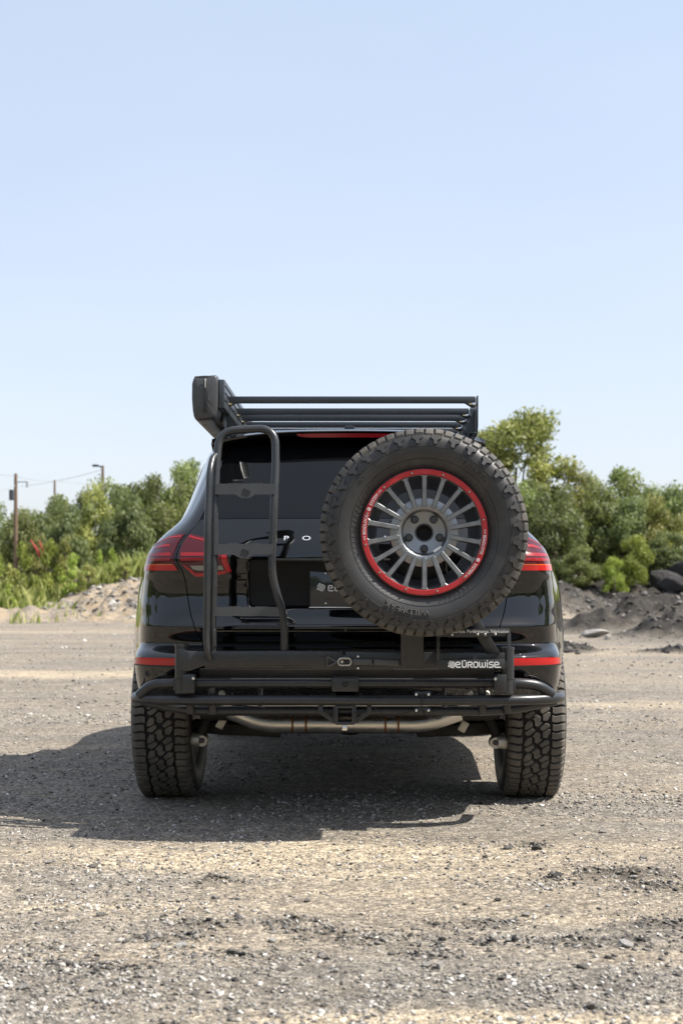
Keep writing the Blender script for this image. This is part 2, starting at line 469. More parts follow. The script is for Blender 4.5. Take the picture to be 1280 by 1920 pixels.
def ground_mat():
    m, nt, b = new_mat('gravel_ground')
    co = coord(nt)
    sp = N(nt, 'ShaderNodeMapping'); sp.inputs['Scale'].default_value = (.35, 1.15, 1)
    nt.links.new(co, sp.inputs['Vector'])
    big = noise(nt, sp.outputs[0], .55, 5, .62, .3)
    mid = noise(nt, sp.outputs[0], 2.6, 5, .65, .2)
    grey = ramp(nt, noise(nt, co, 7, 5, .7), [(.25, (.145, .131, .114)), (.5, (.222, .200, .173)), (.75, (.295, .264, .224))])
    sand = ramp(nt, noise(nt, co, 11, 4, .6), [(.3, (.26, .216, .162)), (.7, (.36, .307, .236))])
    f1 = ramp(nt, big, [(.46, 0), (.66, .75)])
    f2 = ramp(nt, mid, [(.48, 0), (.68, .8)])
    c = mixc(nt, f1, grey, sand)
    c = mixc(nt, f2, c, sand)
    dk = ramp(nt, noise(nt, sp.outputs[0], 1.3, 6, .7, .4), [(.47, 0), (.66, .65)])
    c = mixc(nt, dk, c, (.13, .118, .105))
    asn0 = N(nt, 'ShaderNodeAttribute'); asn0.attribute_name = 'sand'
    fs = N(nt, 'ShaderNodeMath'); fs.operation = 'MULTIPLY'; fs.inputs[1].default_value = .95; nt.links.new(asn0.outputs['Fac'], fs.inputs[0])
    c = mixc(nt, fs.outputs[0], c, (.42, .353, .26))
    # pebbles: two sizes of cells, each its own tone
    for sc, amt in ((75, .52), (210, .52)):
        vo = N(nt, 'ShaderNodeTexVoronoi'); vo.inputs['Scale'].default_value = sc
        nt.links.new(co, vo.inputs['Vector'])
        sepr = N(nt, 'ShaderNodeSeparateColor'); nt.links.new(vo.outputs['Color'], sepr.inputs[0])
        tone = ramp(nt, sepr.outputs[0], [(0, (.16, .15, .14)), (.25, (.50, .48, .46)), (.55, (.95, .93, .90)), (.85, (1.4, 1.38, 1.33)), (1, (2.3, 2.25, 2.15))])
        c = mixc(nt, amt, c, tone, 'MULTIPLY')
    fine = noise(nt, co, 520, 2, .6)
    c = mixc(nt, .5, c, ramp(nt, fine, [(.3, .55), (.7, 1.4)]), 'MULTIPLY')
    c = mixc(nt, .75, c, ramp(nt, noise(nt, co, 26, 5, .75), [(.3, .55), (.5, 1.0), (.72, 1.35)]), 'MULTIPLY')
    # soil piles carry their own earth colours
    ad = N(nt, 'ShaderNodeAttribute'); ad.attribute_name = 'dark'
    at = N(nt, 'ShaderNodeAttribute'); at.attribute_name = 'tan'
    rub = ramp(nt, noise(nt, co, 1.6, 7, .75, .5), [(.30, (.15, .135, .118)), (.40, (.28, .245, .205)), (.49, (.40, .335, .26)), (.57, (.48, .36, .23)), (.70, (.54, .48, .39))])
    c = mixc(nt, at.outputs['Fac'], c, rub)
    drk = ramp(nt, noise(nt, co, 2.2, 7, .75, .4), [(.3, (.026, .024, .023)), (.5, (.055, .051, .047)), (.75, (.13, .115, .10))])
    c = mixc(nt, ad.outputs['Fac'], c, drk)
    nt.links.new(c, b.inputs['Base Color'])
    b.inputs['Roughness'].default_value = .9
    b.inputs['Specular IOR Level'].default_value = .25
    v1 = N(nt, 'ShaderNodeTexVoronoi'); v1.inputs['Scale'].default_value = 75; nt.links.new(co, v1.inputs['Vector'])
    v2 = N(nt, 'ShaderNodeTexVoronoi'); v2.inputs['Scale'].default_value = 210; nt.links.new(co, v2.inputs['Vector'])
    b1 = N(nt, 'ShaderNodeBump'); b1.invert = True; b1.inputs['Strength'].default_value = .7; b1.inputs['Distance'].default_value = .006
    b2 = N(nt, 'ShaderNodeBump'); b2.invert = True; b2.inputs['Strength'].default_value = .7; b2.inputs['Distance'].default_value = .003
    b3 = N(nt, 'ShaderNodeBump'); b3.inputs['Strength'].default_value = .6; b3.inputs['Distance'].default_value = .05
    nt.links.new(noise(nt, co, 5, 8, .7), b3.inputs['Height'])
    b4 = N(nt, 'ShaderNodeBump'); b4.inputs['Strength'].default_value = 1.0
    pile = N(nt, 'ShaderNodeMath'); pile.operation = 'MAXIMUM'; nt.links.new(ad.outputs['Fac'], pile.inputs[0]); nt.links.new(at.outputs['Fac'], pile.inputs[1])
    pd = N(nt, 'ShaderNodeMath'); pd.operation = 'MULTIPLY'; pd.inputs[1].default_value = .35; nt.links.new(pile.outputs[0], pd.inputs[0]); nt.links.new(pd.outputs[0], b4.inputs['Distance'])
    nt.links.new(noise(nt, co, 2.6, 8, .72), b4.inputs['Height']); nt.links.new(b4.outputs[0], b3.inputs['Normal'])
    nt.links.new(v1.outputs['Distance'], b1.inputs['Height']); nt.links.new(v2.outputs['Distance'], b2.inputs['Height'])
    nt.links.new(b3.outputs[0], b1.inputs['Normal']); nt.links.new(b1.outputs[0], b2.inputs['Normal']); nt.links.new(b2.outputs[0], b.inputs['Normal'])
    return m
M['ground'] = ground_mat()
gme = fast_mesh('ground', V, F, M['ground'], True)
for nm, arr in (('dark', DK), ('tan', TN), ('sand', sand_field(XX, YY))):
    a = gme.attributes.new(nm, 'FLOAT', 'POINT'); a.data.foreach_set('value', arr.ravel().astype(np.float32))
ground = child('ground', gme, None); tag(ground, kind='structure')

# ------------------------------------------------------------------ loose gravel and stones
def stone_mat():
    m, nt, b = new_mat('stone')
    at = N(nt, 'ShaderNodeAttribute'); at.attribute_name = 'shade'
    c = ramp(nt, at.outputs['Fac'], [(0, (.022, .021, .021)), (.3, (.16, .148, .135)), (.6, (.30, .275, .245)), (.85, (.46, .43, .39)), (1, (.66, .63, .59))])
    c = mixc(nt, .4, c, ramp(nt, noise(nt, coord(nt), 160, 3), [(.3, .6), (.7, 1.3)]), 'MULTIPLY')
    nt.links.new(c, b.inputs['Base Color']); b.inputs['Roughness'].default_value = .85
    sb_ = N(nt, 'ShaderNodeBump'); sb_.inputs['Strength'].default_value = .8; sb_.inputs['Distance'].default_value = .12
    nt.links.new(noise(nt, coord(nt), 4, 7, .7), sb_.inputs['Height']); nt.links.new(sb_.outputs[0], b.inputs['Normal'])
    b.inputs['Specular IOR Level'].default_value = .3
    return m
M['stone'] = stone_mat()
def ico(sub):
    bm = bmesh.new(); bmesh.ops.create_icosphere(bm, subdivisions=sub, radius=1)
    v = np.array([x.co[:] for x in bm.verts]); f = np.array([[q.index for q in x.verts] for x in bm.faces]); bm.free(); return v, f
IV, IF = ico(1)
def scatter(pts, sizes, shade, name, label):
    n = len(pts); k = len(IV)
    base = IV[None] * (1 + .95 * (rng.random((n, k, 1)) - .5)) + .25 * (rng.random((n, k, 3)) - .5)
    a = rng.random(n) * 6.283; ca, sa = np.cos(a), np.sin(a)
    sq = np.stack([1 + .5 * rng.random(n), .75 + .4 * rng.random(n), .45 + .35 * rng.random(n)], 1)
    base = base * sq[:, None, :]
    tl = (rng.random((n, 2)) - .5) * 1.0
    x = base[..., 0] * ca[:, None] - base[..., 1] * sa[:, None]; y = base[..., 0] * sa[:, None] + base[..., 1] * ca[:, None]
    z = base[..., 2] + x * tl[:, :1] + y * tl[:, 1:] * .6
    P = np.stack([x, y, z], -1) * sizes[:, None, None] + pts[:, None, :]
    Fq = (IF[None] + (np.arange(n) * k)[:, None, None]).reshape(-1, 3)
    me = fast_mesh(name, P.reshape(-1, 3), Fq, M['stone'])
    at = me.attributes.new('shade', 'FLOAT', 'POINT'); at.data.foreach_set('value', np.repeat(shade, k).astype(np.float32))
    o = child(name, me, None); tag(o, label, 'gravel', kind='stuff'); return o
def ground_scatter(n, d0, d1, s0, s1, power=1.0):
    """stones spread evenly over the picture's ground, between two distances"""
    t = rng.random(n) ** power
    D = 1 / (1 / d1 + (1 / d0 - 1 / d1) * t)
    D = np.where(rng.random(n) < .5, d0 + (d1 - d0) * rng.random(n), D)
    x = CX + (-735 + 1370 * rng.random(n)) / 2667 * D
    y = CY + D
    size = s0 + (s1 - s0) * rng.random(n) ** 3.2
    return x, y, size
xs, ys, ss, sh = [], [], [], []
for (n, d0, d1, s0, s1) in ((46000, 2.8, 6.5, .0014, .0075), (12000, 6, 11, .003, .011), (5000, 10, 24, .006, .020), (2500, 22, 48, .010, .035)):
    x, y, s = ground_scatter(n, d0, d1, s0, s1)
    cl = fbm(x * 1.4, y * 2.2, 4, .6)                       # stones gather in drifts
    keep = rng.random(len(x)) < np.clip(.45 + 1.6 * cl, .10, 1)
    xs.append(x[keep]); ys.append(y[keep]); ss.append(s[keep])
for (cx, cy, w, d, h) in CL:                                # crumbs of broken asphalt on the clods
    n = int(130 * (w / .1) ** .7)
    xs.append(cx + rng.normal(0, w * .75, n)); ys.append(cy + rng.normal(0, d * 1.3, n)); ss.append(.002 + .007 * rng.random(n) ** 3)
nclod = sum(len(a) for a in xs[-len(CL):])
x = np.concatenate(xs); y = np.concatenate(ys); s = np.concatenate(ss)
shade = np.clip(rng.normal(.55, .22, len(x)) + (rng.random(len(x)) < .06) * .4, 0, 1)
shade[-nclod:] = np.clip(rng.normal(.34, .22, nclod), 0, 1)
z, _, _ = terrain(x, y)
# nothing lies inside the tyres' footprints
ok = ~((np.abs(np.abs(x) - .812) < .135) & (np.abs(y - .95) < .13))
pts = np.stack([x, y, z + s * .18], 1)[ok]
scatter(pts, s[ok], shade[ok], 'gravel', 'loose grey and beige gravel strewn over the open lot')
# rubble on the left bank and the right one
nb = 5200
xb = np.concatenate([-14 + 14 * rng.random(nb), 4.5 + 18 * rng.random(nb)])
yb = np.concatenate([38 + 9 * rng.random(nb), 42 + 14 * rng.random(nb)])
zb, _, tb = terrain(xb, yb)
sb = .015 + .09 * rng.random(len(xb)) ** 4
shb = np.concatenate([np.clip(rng.normal(.50, .18, nb), 0, .9), np.clip(rng.normal(.28, .2, nb), 0, 1)])
rx, ry = [], []
for (px, py, wx, wy, nn) in ((1235, 1190, 1.6, .9, 420), (1120, 1188, 1.3, .7, 300), (1290, 1200, .9, 1.1, 160), (1180, 1178, .9, .6, 160), (1075, 1225, .3, .4, 50), (1275, 1228, .5, .3, 60)):
    g0, g1 = G(px, py); rx.append(g0 + rng.normal(0, wx * .7, nn)); ry.append(g1 + .4 + rng.normal(0, wy * .7, nn))
rx = np.concatenate(rx); ry = np.concatenate(ry); rz = terrain(rx, ry)[0]
xb = np.concatenate([xb, rx]); yb = np.concatenate([yb, ry]); zb = np.concatenate([zb, rz])
sb = np.concatenate([sb, .010 + .045 * rng.random(len(rx)) ** 2.5]); shb = np.concatenate([shb, np.clip(rng.normal(.16, .14, len(rx)), 0, 1)])
scatter(np.stack([xb, yb, zb + sb * .1], 1), sb, shb, 'rubble', 'broken rubble covering the low earth banks behind the car')

def rock_mesh(name, seed, rough=.28, shade=.7, flat=.6):
    """an angular broken stone: the hull of a handful of points, edges knocked off"""
    r_ = np.random.default_rng(seed)
    bm = bmesh.new()
    for _ in range(15 if name == 'stone' else 24):
        d = r_.normal(size=3); d /= np.linalg.norm(d)
        bm.verts.new(d * r_.uniform(.80, 1.08) * np.array([1, 1, flat]))
    res = bmesh.ops.convex_hull(bm, input=bm.verts)
    bmesh.ops.delete(bm, geom=[g for g in res['geom_interior'] if isinstance(g, bmesh.types.BMVert)], context='VERTS')
    bmesh.ops.bevel(bm, geom=bm.edges[:], offset=.06, segments=1, affect='EDGES')
    me = bpy.data.meshes.new(name); bm.to_mesh(me); bm.free(); me.materials.append(M['stone'])
    a = me.attributes.new('shade', 'FLOAT', 'POINT'); a.data.foreach_set('value', np.full(len(me.vertices), shade, np.float32))
    return me
PALE = [rock_mesh('stone', 20 + i, shade=.82 + .05 * i, flat=.6) for i in range(4)]
DARKR = [rock_mesh('stone', 40 + i, shade=.2, flat=.65) for i in range(3)]
MIDR = [rock_mesh('stone', 60 + i, shade=.5, flat=.5) for i in range(3)]
STONES = [(45, 1857, 15, 'p'), (92, 1630, 8, 'p'), (290, 1775, 11, 'p'), (340, 1774, 12, 'p'), (405, 1686, 8, 'p'), (448, 1686, 6, 'p'), (190, 1719, 9, 'm'),
          (627, 1822, 9, 'p'), (530, 1820, 10, 'm'), (800, 1812, 12, 'p'), (828, 1815, 12, 'p'), (365, 1872, 8, 'm'), (524, 1908, 9, 'm'), (986, 1718, 9, 'p'),
          (1091, 1820, 10, 'm'), (1172, 1782, 14, 'p'), (1248, 1896, 8, 'p'), (1112, 1892, 13, 'm'), (933, 1693, 7, 'd'), (1042, 1648, 10, 'd'), (818, 1733, 7, 'd'),
          (938, 1841, 7, 'd'), (998, 1791, 6, 'p'), (955, 1767, 7, 'p'), (805, 1731, 5, 'd'), (440, 1792, 9, 'm'), (175, 1632, 9, 'm'), (510, 1759, 10, 'p'),
          (600, 1792, 8, 'p'), (180, 1858, 6, 'p'), (850, 1865, 5, 'p'), (950, 1590, 9, 'm'), (1005, 1590, 9, 'd'), (576, 1690, 8, 'm'), (245, 1683, 6, 'p'),
          (1028, 1700, 5, 'p'), (735, 1790, 7, 'm'), (1140, 1868, 7, 'm'), (70, 1706, 6, 'm'), (640, 1850, 5, 'd'), (1205, 1605, 7, 'p'), (1130, 1560, 7, 'p')]
NAMES = {'p': ('pale', PALE), 'd': ('dark', DARKR), 'm': ('mid-grey', MIDR)}
def ordn(i):
    return {1: 'first', 2: 'second', 3: 'third'}.get(i, f'{i}th' if i not in (21, 22, 23) else {21: '21st', 22: '22nd', 23: '23rd'}[i])
RANK = {}
for k in 'pdm':
    for j, q in enumerate(sorted([q for q in STONES if q[3] == k])): RANK[q] = ordn(j + 1)
for i, (px, py, r, k) in enumerate(STONES):
    gx_, gy_ = G(px, py); rad = r * 1.25 * (gy_ - CY) / 2667
    word, pool = NAMES[k]
    o = child('stone', pool[i % len(pool)], None)
    zz = float(terrain(np.array([gx_]), np.array([gy_]))[0][0])
    o.location = (gx_, gy_, zz + rad * .22); o.scale = (rad * 1.1, rad * (.8 + .2 * (i % 3)), rad)
    o.rotation_euler = (random.uniform(-.25, .25), random.uniform(-.25, .25), random.uniform(0, 6.28))
    tag(o, f'{word} loose stone on the foreground gravel, {RANK[STONES[i]]} from the left of the {word} ones', 'stone', f'{word} loose stones in the foreground')
# the large dark boulders on the right-hand bank, and a white one on the left-hand bank
for (px, py, y, r, sc, lab, sh_) in ((1243, 1082, 50.5, .88, (1.2, .8, .9), 'large black boulder sitting on the spoil bank at the right', 'd'),
                                     (1284, 1078, 52.0, 1.0, (1.0, .9, 1.0), 'black boulder cut by the right edge of the photo', 'd'),
                                     (1262, 1100, 49.0, .62, (1.2, .8, .8), 'smaller brown-black boulder in front of the two large black ones', 'd'),
                                     (211, 1125, 41.6, .20, (1, .8, 1.3), 'white angular stone on the left rubble bank', 'p'),
                                     (1040 + 75, 1212, 22.6, .22, (1.6, .7, .5), 'flat pale slab stone lying right of the car', 'p'),
                                     (1140, 1217, 21.4, .09, (1, .8, 1.0), 'small white stone beside the flat pale slab right of the car', 'p')):
    p = W(px, py, y)
    o = child('boulder' if sh_ == 'd' else 'stone', (rock_mesh('boulder', int(px), .5, .03, .8) if sh_ == 'd' else rock_mesh('stone', int(px), .3, .93, .8)), None)
    gz = float(terrain(np.array([p.x]), np.array([y]))[0][0])
    o.location = (p.x, y, gz + r * .35); o.scale = tuple(r * q for q in sc); o.rotation_euler = (.1, .1, px)
    tag(o, lab, 'boulder' if sh_ == 'd' else 'stone')

# ------------------------------------------------------------------ vegetation
def leaves(P, Nn, L, shade, name, mat_, wid=.5):
    """one leaf (a bent diamond) for each point"""
    n = len(P)
    Nn = Nn / (np.linalg.norm(Nn, axis=1, keepdims=True) + 1e-9)
    t = rng.normal(size=(n, 3)); t[:, 2] -= .5
    t = t - Nn * (t * Nn).sum(1, keepdims=True); t /= np.linalg.norm(t, axis=1, keepdims=True) + 1e-9
    b = np.cross(Nn, t)
    L = L[:, None]; w = L * wid
    v = np.stack([P - t * L * .5, P + b * w * .5 - Nn * w * .12, P + t * L * .5 - Nn * L * .12, P - b * w * .5 - Nn * w * .12], 1).reshape(-1, 3)
    Fq = np.arange(4 * n).reshape(n, 4)
    me = fast_mesh(name, v, Fq, mat_)
    a = me.attributes.new('shade', 'FLOAT', 'POINT'); a.data.foreach_set('value', np.repeat(shade, 4).astype(np.float32))
    return me
def crown_points(n, w, h, z0, nb, shape, seed, rb=(.24, .42)):
    g = np.random.default_rng(seed)
    C = []; Rb = []
    while len(C) < nb:
        q = g.uniform(-1, 1, 3)
        tz = (q[2] + 1) / 2
        lim = shape(tz)
        if q[0] ** 2 + q[1] ** 2 > lim ** 2: continue
        if q[0] ** 2 + q[1] ** 2 < (.35 * lim) ** 2 and tz < .75: continue
        C.append((q[0] * w, q[1] * w, z0 + tz * (h - z0))); Rb.append(w * g.uniform(*rb))
    C = np.array(C); Rb = np.array(Rb)
    k = g.integers(0, nb, n)
    d = g.normal(size=(n, 3)); d /= np.linalg.norm(d, axis=1, keepdims=True)
    d[:, 2] = d[:, 2] * .85 + .15
    rr = g.random(n) ** .35
    P = C[k] + d * (Rb[k] * rr)[:, None] * np.array([1, 1, .85])
    P = P + g.normal(size=(n, 3)) * w * .035
    P[:, 2] = np.maximum(P[:, 2], .05)
    nrm = d + g.normal(size=(n, 3)) * .55
    cs = g.random(nb)
    sh_ = np.clip(.6 * cs[k] + .5 * g.random(n) - .05, 0, 1)
    return P, nrm, sh_, C
def limbs(h, w, C, seed, r0):
    g = np.random.default_rng(seed); mb = MB()
    top = h * .62
    path = [Vector((0, 0, -.2))]
    for i in range(1, 6): path.append(Vector((g.normal() * .05 * w, g.normal() * .05 * w, top * i / 5)))
    mb.tube(crom(path, 3), list(np.linspace(r0, r0 * .35, 16)), 8)
    for c in C[g.permutation(len(C))[:9]]:
        z = g.uniform(.2, .8) * min(top, max(c[2], .3)); s = Vector((0, 0, z))
        e = Vector(c); m_ = (s + e) / 2 + Vector((0, 0, .08 * h))
        mb.tube(crom([s, m_, e], 4), list(np.linspace(r0 * .4, r0 * .1, 9)), 6)
    return mesh('trunk', mb.v, mb.f, M['bark'], 60)
round_ = lambda t: math.sqrt(max(0, 1 - (1.7 * t - .75) ** 2)) if t > .44 else .93
bushy = lambda t: .95 * (1 - .75 * max(0, t - .45) ** 1.3 / .55)
tallf = lambda t: .80 if t < .35 else (.95 if t < .72 else max(.12, .95 * (1 - (t - .72) / .30)))
PROTO = []
for i, (mt, shp, w, h, z0, nb, n, L) in enumerate((
        ('leaf_dark', bushy, 2.3, 5, .1, 46, 15000, .22), ('leaf_mid', bushy, 2.3, 5, .1, 44, 15000, .21), ('leaf_yellow', bushy, 2.1, 5, .2, 40, 14000, .20),
        ('leaf_mid', round_, 2.5, 6, .3, 52, 16000, .22), ('leaf_dark', round_, 2.4, 6, .3, 48, 16000, .22), ('leaf_yellow', tallf, 2.5, 9, .6, 80, 24000, .22),
        ('leaf_lime', bushy, 1.6, 2.6, .05, 30, 8000, .15), ('leaf_lime', bushy, .8, 1.5, .02, 18, 1800, .15), ('leaf_yellow', bushy, .7, 1.4, .02, 16, 1500, .13))):
    P, nr, sh_, C = crown_points(n, w, h, z0, nb, shp, 100 + i)
    Ls = L * (.7 + .7 * rng.random(n))
    PROTO.append((leaves(P, nr, Ls, sh_, 'crown', M[mt]), limbs(h, w, C, 200 + i, .05 + .012 * h), w, h))
def plant_tree(proto, px, top, y, wpx, label, group, name='tree', cat='tree'):
    cr, tr, w, h = PROTO[proto]
    X = (px - 688) / s_at(y) + CX
    gz = float(terrain(np.array([X]), np.array([float(y)]))[0][0])
    H = CZ + (1110 - top) / s_at(y) - gz
    e = empty(name, (X, y, gz))
    kz = H / h / (1.12 if name == 'tree' else 1.02); kx = wpx / s_at(y) / (2.35 * w) * (1.35 if name == 'tree' else 1)
    e.scale = (kx, kx, kz); e.rotation_euler = (0, 0, random.uniform(0, 6.28))
    child('trunk', tr, e); child('crown', cr, e)
    tag(e, label, cat, group); return e
ORD = ['first', 'second', 'third', 'fourth', 'fifth', 'sixth', 'seventh', 'eighth', 'ninth', 'tenth', 'eleventh', 'twelfth', 'thirteenth', 'fourteenth']
KINDW = ['dense dark green', 'mid-green bushy', 'yellow-green bushy', 'round-headed green', 'dark round-headed', 'tall yellow-green']
left = [(-8, 938, 62, 90, 0), (30, 955, 58, 90, 1), (62, 938, 60, 100, 4), (95, 930, 61, 100, 1), (122, 925, 56, 90, 0), (150, 912, 62, 100, 3), (178, 905, 58, 95, 2), (208, 896, 60, 110, 1),
        (240, 905, 54, 95, 0), (262, 884, 62, 100, 4), (300, 882, 57, 110, 3), (330, 868, 60, 105, 1), (362, 850, 62, 110, 3)]
for i, (px, top, y, w, k) in enumerate(left):
    plant_tree(k, px, top, y, w, f'{KINDW[k]} tree, {ORD[i]} from the left in the treeline left of the car', 'treeline left of the car')
mid = [(420, 880, 64, 130, 1), (500, 890, 66, 140, 0), (590, 885, 66, 140, 3), (680, 890, 66, 140, 4), (770, 885, 66, 140, 1), (850, 880, 64, 130, 0)]
for i, (px, top, y, w, k) in enumerate(mid):
    plant_tree(k, px, top, y, w, f'{KINDW[k]} tree hidden behind the car, {ORD[i]} from the left', 'treeline behind the car')
plant_tree(5, 968, 708, 58, 172, 'tallest yellow-green tree, right beside the spare wheel and roof rack', 'treeline right of the car')
right = [(912, 860, 56, 110, 3), (960, 905, 53, 110, 1), (1005, 890, 55, 110, 3), (1042, 905, 52, 95, 0), (1075, 872, 58, 120, 2), (1108, 900, 54, 110, 1), (1145, 866, 62, 120, 3), (1165, 915, 54, 100, 4),
         (1200, 884, 60, 115, 1), (1228, 925, 55, 100, 2), (1252, 890, 62, 115, 4), (1285, 896, 57, 120, 1)]
for i, (px, top, y, w, k) in enumerate(right):
    plant_tree(k, px, top, y, w, f'{KINDW[k]} tree, {ORD[i]} from the spare wheel in the treeline right of the car', 'treeline right of the car')
plant_tree(6, 1188, 1012, 50.5, 88, 'rounded lime-green bush at the foot of the right treeline', 'bushes', 'bush', 'bush')
plant_tree(6, 1150, 1050, 49.5, 60, 'low lime-green bush left of the rounded one on the right bank', 'bushes', 'bush', 'bush')
plant_tree(1, 1085, 1030, 50, 90, 'low mid-green bush at the foot of the right treeline near the car', 'bushes', 'bush', 'bush')
plant_tree(0, 1250, 1000, 53, 100, 'dark bush behind the black boulders', 'bushes', 'bush', 'bush')
weeds = [(-2, 1050, 47, 70, 7), (22, 1060, 46, 60, 8), (45, 1030, 48, 70, 7), (70, 1010, 50, 70, 8), (95, 1025, 47, 70, 7), (120, 1012, 50, 60, 8), (140, 1045, 46, 60, 7), (165, 1060, 45, 50, 8), (186, 1038, 48, 30, 7),
         (210, 1035, 48, 34, 7), (235, 1052, 47, 46, 8), (255, 1055, 48, 40, 7), (76, 1112, 41.5, 16, 7), (15, 1100, 43, 40, 7)]
for i, (px, top, y, w, k) in enumerate(weeds):
    plant_tree(k, px, top, y, w, f'leafy bright green weed on the left bank, {ORD[i]} from the left', 'weeds on the left bank', 'weed', 'weed')
# grass along the left bank and in front of the trees
def grass(n, xr, yr, hr, name, label, dens=None):
    x = rng.uniform(*xr, n); y = rng.uniform(*yr, n)
    if dens is not None: k = rng.random(n) < dens(x, y); x, y = x[k], y[k]; n = len(x)
    z = terrain(x, y)[0]
    h = rng.uniform(*hr, n) * (.6 + .8 * (vnoise(x * .8, y * .8) + .5)); a = rng.random(n) * 6.28; w = .018 + .02 * rng.random(n)
    lx = rng.normal(0, .3, n) * h; ly = rng.normal(0, .3, n) * h
    c, s_ = np.cos(a) * w, np.sin(a) * w
    v = np.stack([np.stack([x - c, y - s_, z - .02], 1), np.stack([x + c, y + s_, z - .02], 1), np.stack([x + lx * .4 + c * .7, y + ly * .4 + s_ * .7, z + h * .6], 1),
                  np.stack([x + lx, y + ly, z + h], 1)], 1).reshape(-1, 3)
    me = fast_mesh(name, v, np.arange(4 * n).reshape(n, 4), M['grass'])
    at = me.attributes.new('shade', 'FLOAT', 'POINT'); at.data.foreach_set('value', np.repeat(np.clip(rng.normal(.45, .28, n), 0, 1), 4).astype(np.float32))
    o = child(name, me, None); tag(o, label, 'grass', kind='stuff')
grass(60000, (-17, -4), (40, 55), (.25, 1.05), 'tall_grass', 'tall yellow-green grass and weeds growing on the left bank',
      lambda x, y: np.clip(1.2 * (sstep(0, 3.0, y - 44.6 - 2.2 * sstep(-13, -7, x) + 6 * sstep(-10.5, -14, x))) * (.55 + 1.3 * vnoise(x * .7, y * .7)), 0, 1))
grass(700, (-12.4, -9.2), (38.2, 41.0), (.12, .4), 'sparse_grass', 'sparse tuft of grass at the foot of the left rubble bank', lambda x, y: np.exp(-((x + 10.2) / .7) ** 2 - ((y - 39.6) / .5) ** 2))
grass(2600, (-17, -6), (35.5, 42), (.10, .42), 'bank_foot_grass', 'short grass tufts straggling out in front of the left bank', lambda x, y: np.clip(3 * vnoise(x * .9, y * .7) - .25, 0, 1) * sstep(-7, -11, x))
grass(14000, (5, 30), (52.5, 57), (.3, 1.0), 'verge_grass', 'rough green undergrowth at the foot of the right treeline', lambda x, y: .5 + 0 * x)
# red weed stalks
mb = MB()
for (a, b) in (((58, 1012), (76, 1048)), ((74, 1014), (84, 1050)), ((66, 1022), (78, 1046))):
    p, q = W(*a, 47), W(*b, 47); mb.tube([q, (p + q) / 2 + Vector((.03, 0, 0)), p], [.035, .03, .02], 6)
tag(mb.build('weed_stalk', M['redstalk']), 'red leaning weed stalks among the tall grass at the left', 'weed')
# woodland closing the lot on the sides and behind the photographer (it is mirrored in the paint)
n = 30000
a = rng.uniform(R(-215), R(35), n)                              # from the left side, behind, to the right side
rr = rng.uniform(27, 37, n)
hh = (7.5 + 3.0 * vnoise(a * 9, a * 0) * 2)
P = np.stack([rr * np.cos(a), CY + rr * np.sin(a), hh * rng.random(n) ** .7], 1)
nr = rng.normal(size=(n, 3)) + np.stack([-np.cos(a), -np.sin(a), a * 0 + .6], 1)
wl = child('woodland', leaves(P, nr, .45 + .5 * rng.random(n), rng.random(n), 'woodland', M['leaf_dark'], .6), None)
tag(wl, 'woodland edge round the lot, mirrored in the black paint', 'woodland', kind='stuff')

# ------------------------------------------------------------------ poles and wires
def utility_pole(px, top, base, y, r, label, kind):
    p = W(px, top, y); q = W(px, base, y)
    e = empty('utility_pole', (q.x, y, q.z)); d = lambda v: Vector(v) - e.location
    mb = MB(); mb.tube([d(q) - Vector((0, 0, 1.2)), d((p + q) / 2), d(p)], [r * 1.15, r, r * .8], 10); mb.build('post', M['pole'], e)
    if kind == 't':
        m2 = MB(); m2.cyl(d(p) + Vector((-.19, 0, -1.15)), d(p) + Vector((-.19, 0, -.70)), .10, 14); m2.build('transformer', M['alu'], e)
        m3 = MB(); m3.cyl(d(p) + Vector((0, 0, -.35)), d(p) + Vector((.5, 0, -.35)), .03, 8); m3.cyl(d(p) + Vector((.5, 0, -.35)), d(p) + Vector((.5, 0, -.6)), .05, 8); m3.build('insulator_arm', M['wire'], e)
    if kind == 'l':
        m2 = MB(); m2.tube([d(p) + Vector((0, 0, -.1)), d(p) + Vector((-.3, 0, .02))], .04, 8); m2.box(d(p) + Vector((-.38, 0, 0)), (.28, .16, .12), .03); m2.build('lamp_head', M['alu'], e)
    tag(e, label, 'pole', 'utility poles'); return p
p1 = utility_pole(30, 888, 1030, 56, .085, 'brown wooden utility pole with transformer at the left edge', 't')
p2 = utility_pole(103, 900, 960, 68, .06, 'thin leaning grey pole between the two taller poles', 'n')
p3 = utility_pole(193, 873, 920, 66, .075, 'pole with a lamp head rising above the left treeline', 'l')
def wire(a, b, sag, label):
    P = [a.lerp(b, t / 10) - Vector((0, 0, sag * 4 * (t / 10) * (1 - t / 10))) for t in range(11)]
    mb = MB(); mb.tube(P, .011, 5); tag(mb.build('power_line', M['wire']), label, 'wire', 'power lines')
wire(W(-60, 872, 52), p1 - Vector((0, 0, .1)), .1, 'power line running from the left edge to the wooden pole')
wire(p1 - Vector((0, 0, .1)), p2 - Vector((0, 0, .05)), .08, 'power line between the wooden pole and the thin leaning pole')
wire(p2 - Vector((0, 0, .05)), W(330, 915, 80), .1, 'power line running from the thin pole towards the car')
wire(p1 - Vector((0, 0, .5)), W(-40, 925, 48), .1, 'lower power line slanting down to the left edge')
wire(p3 - Vector((0, 0, .2)), W(40, 912, 75), .1, 'thin power line running left from the lamp pole')

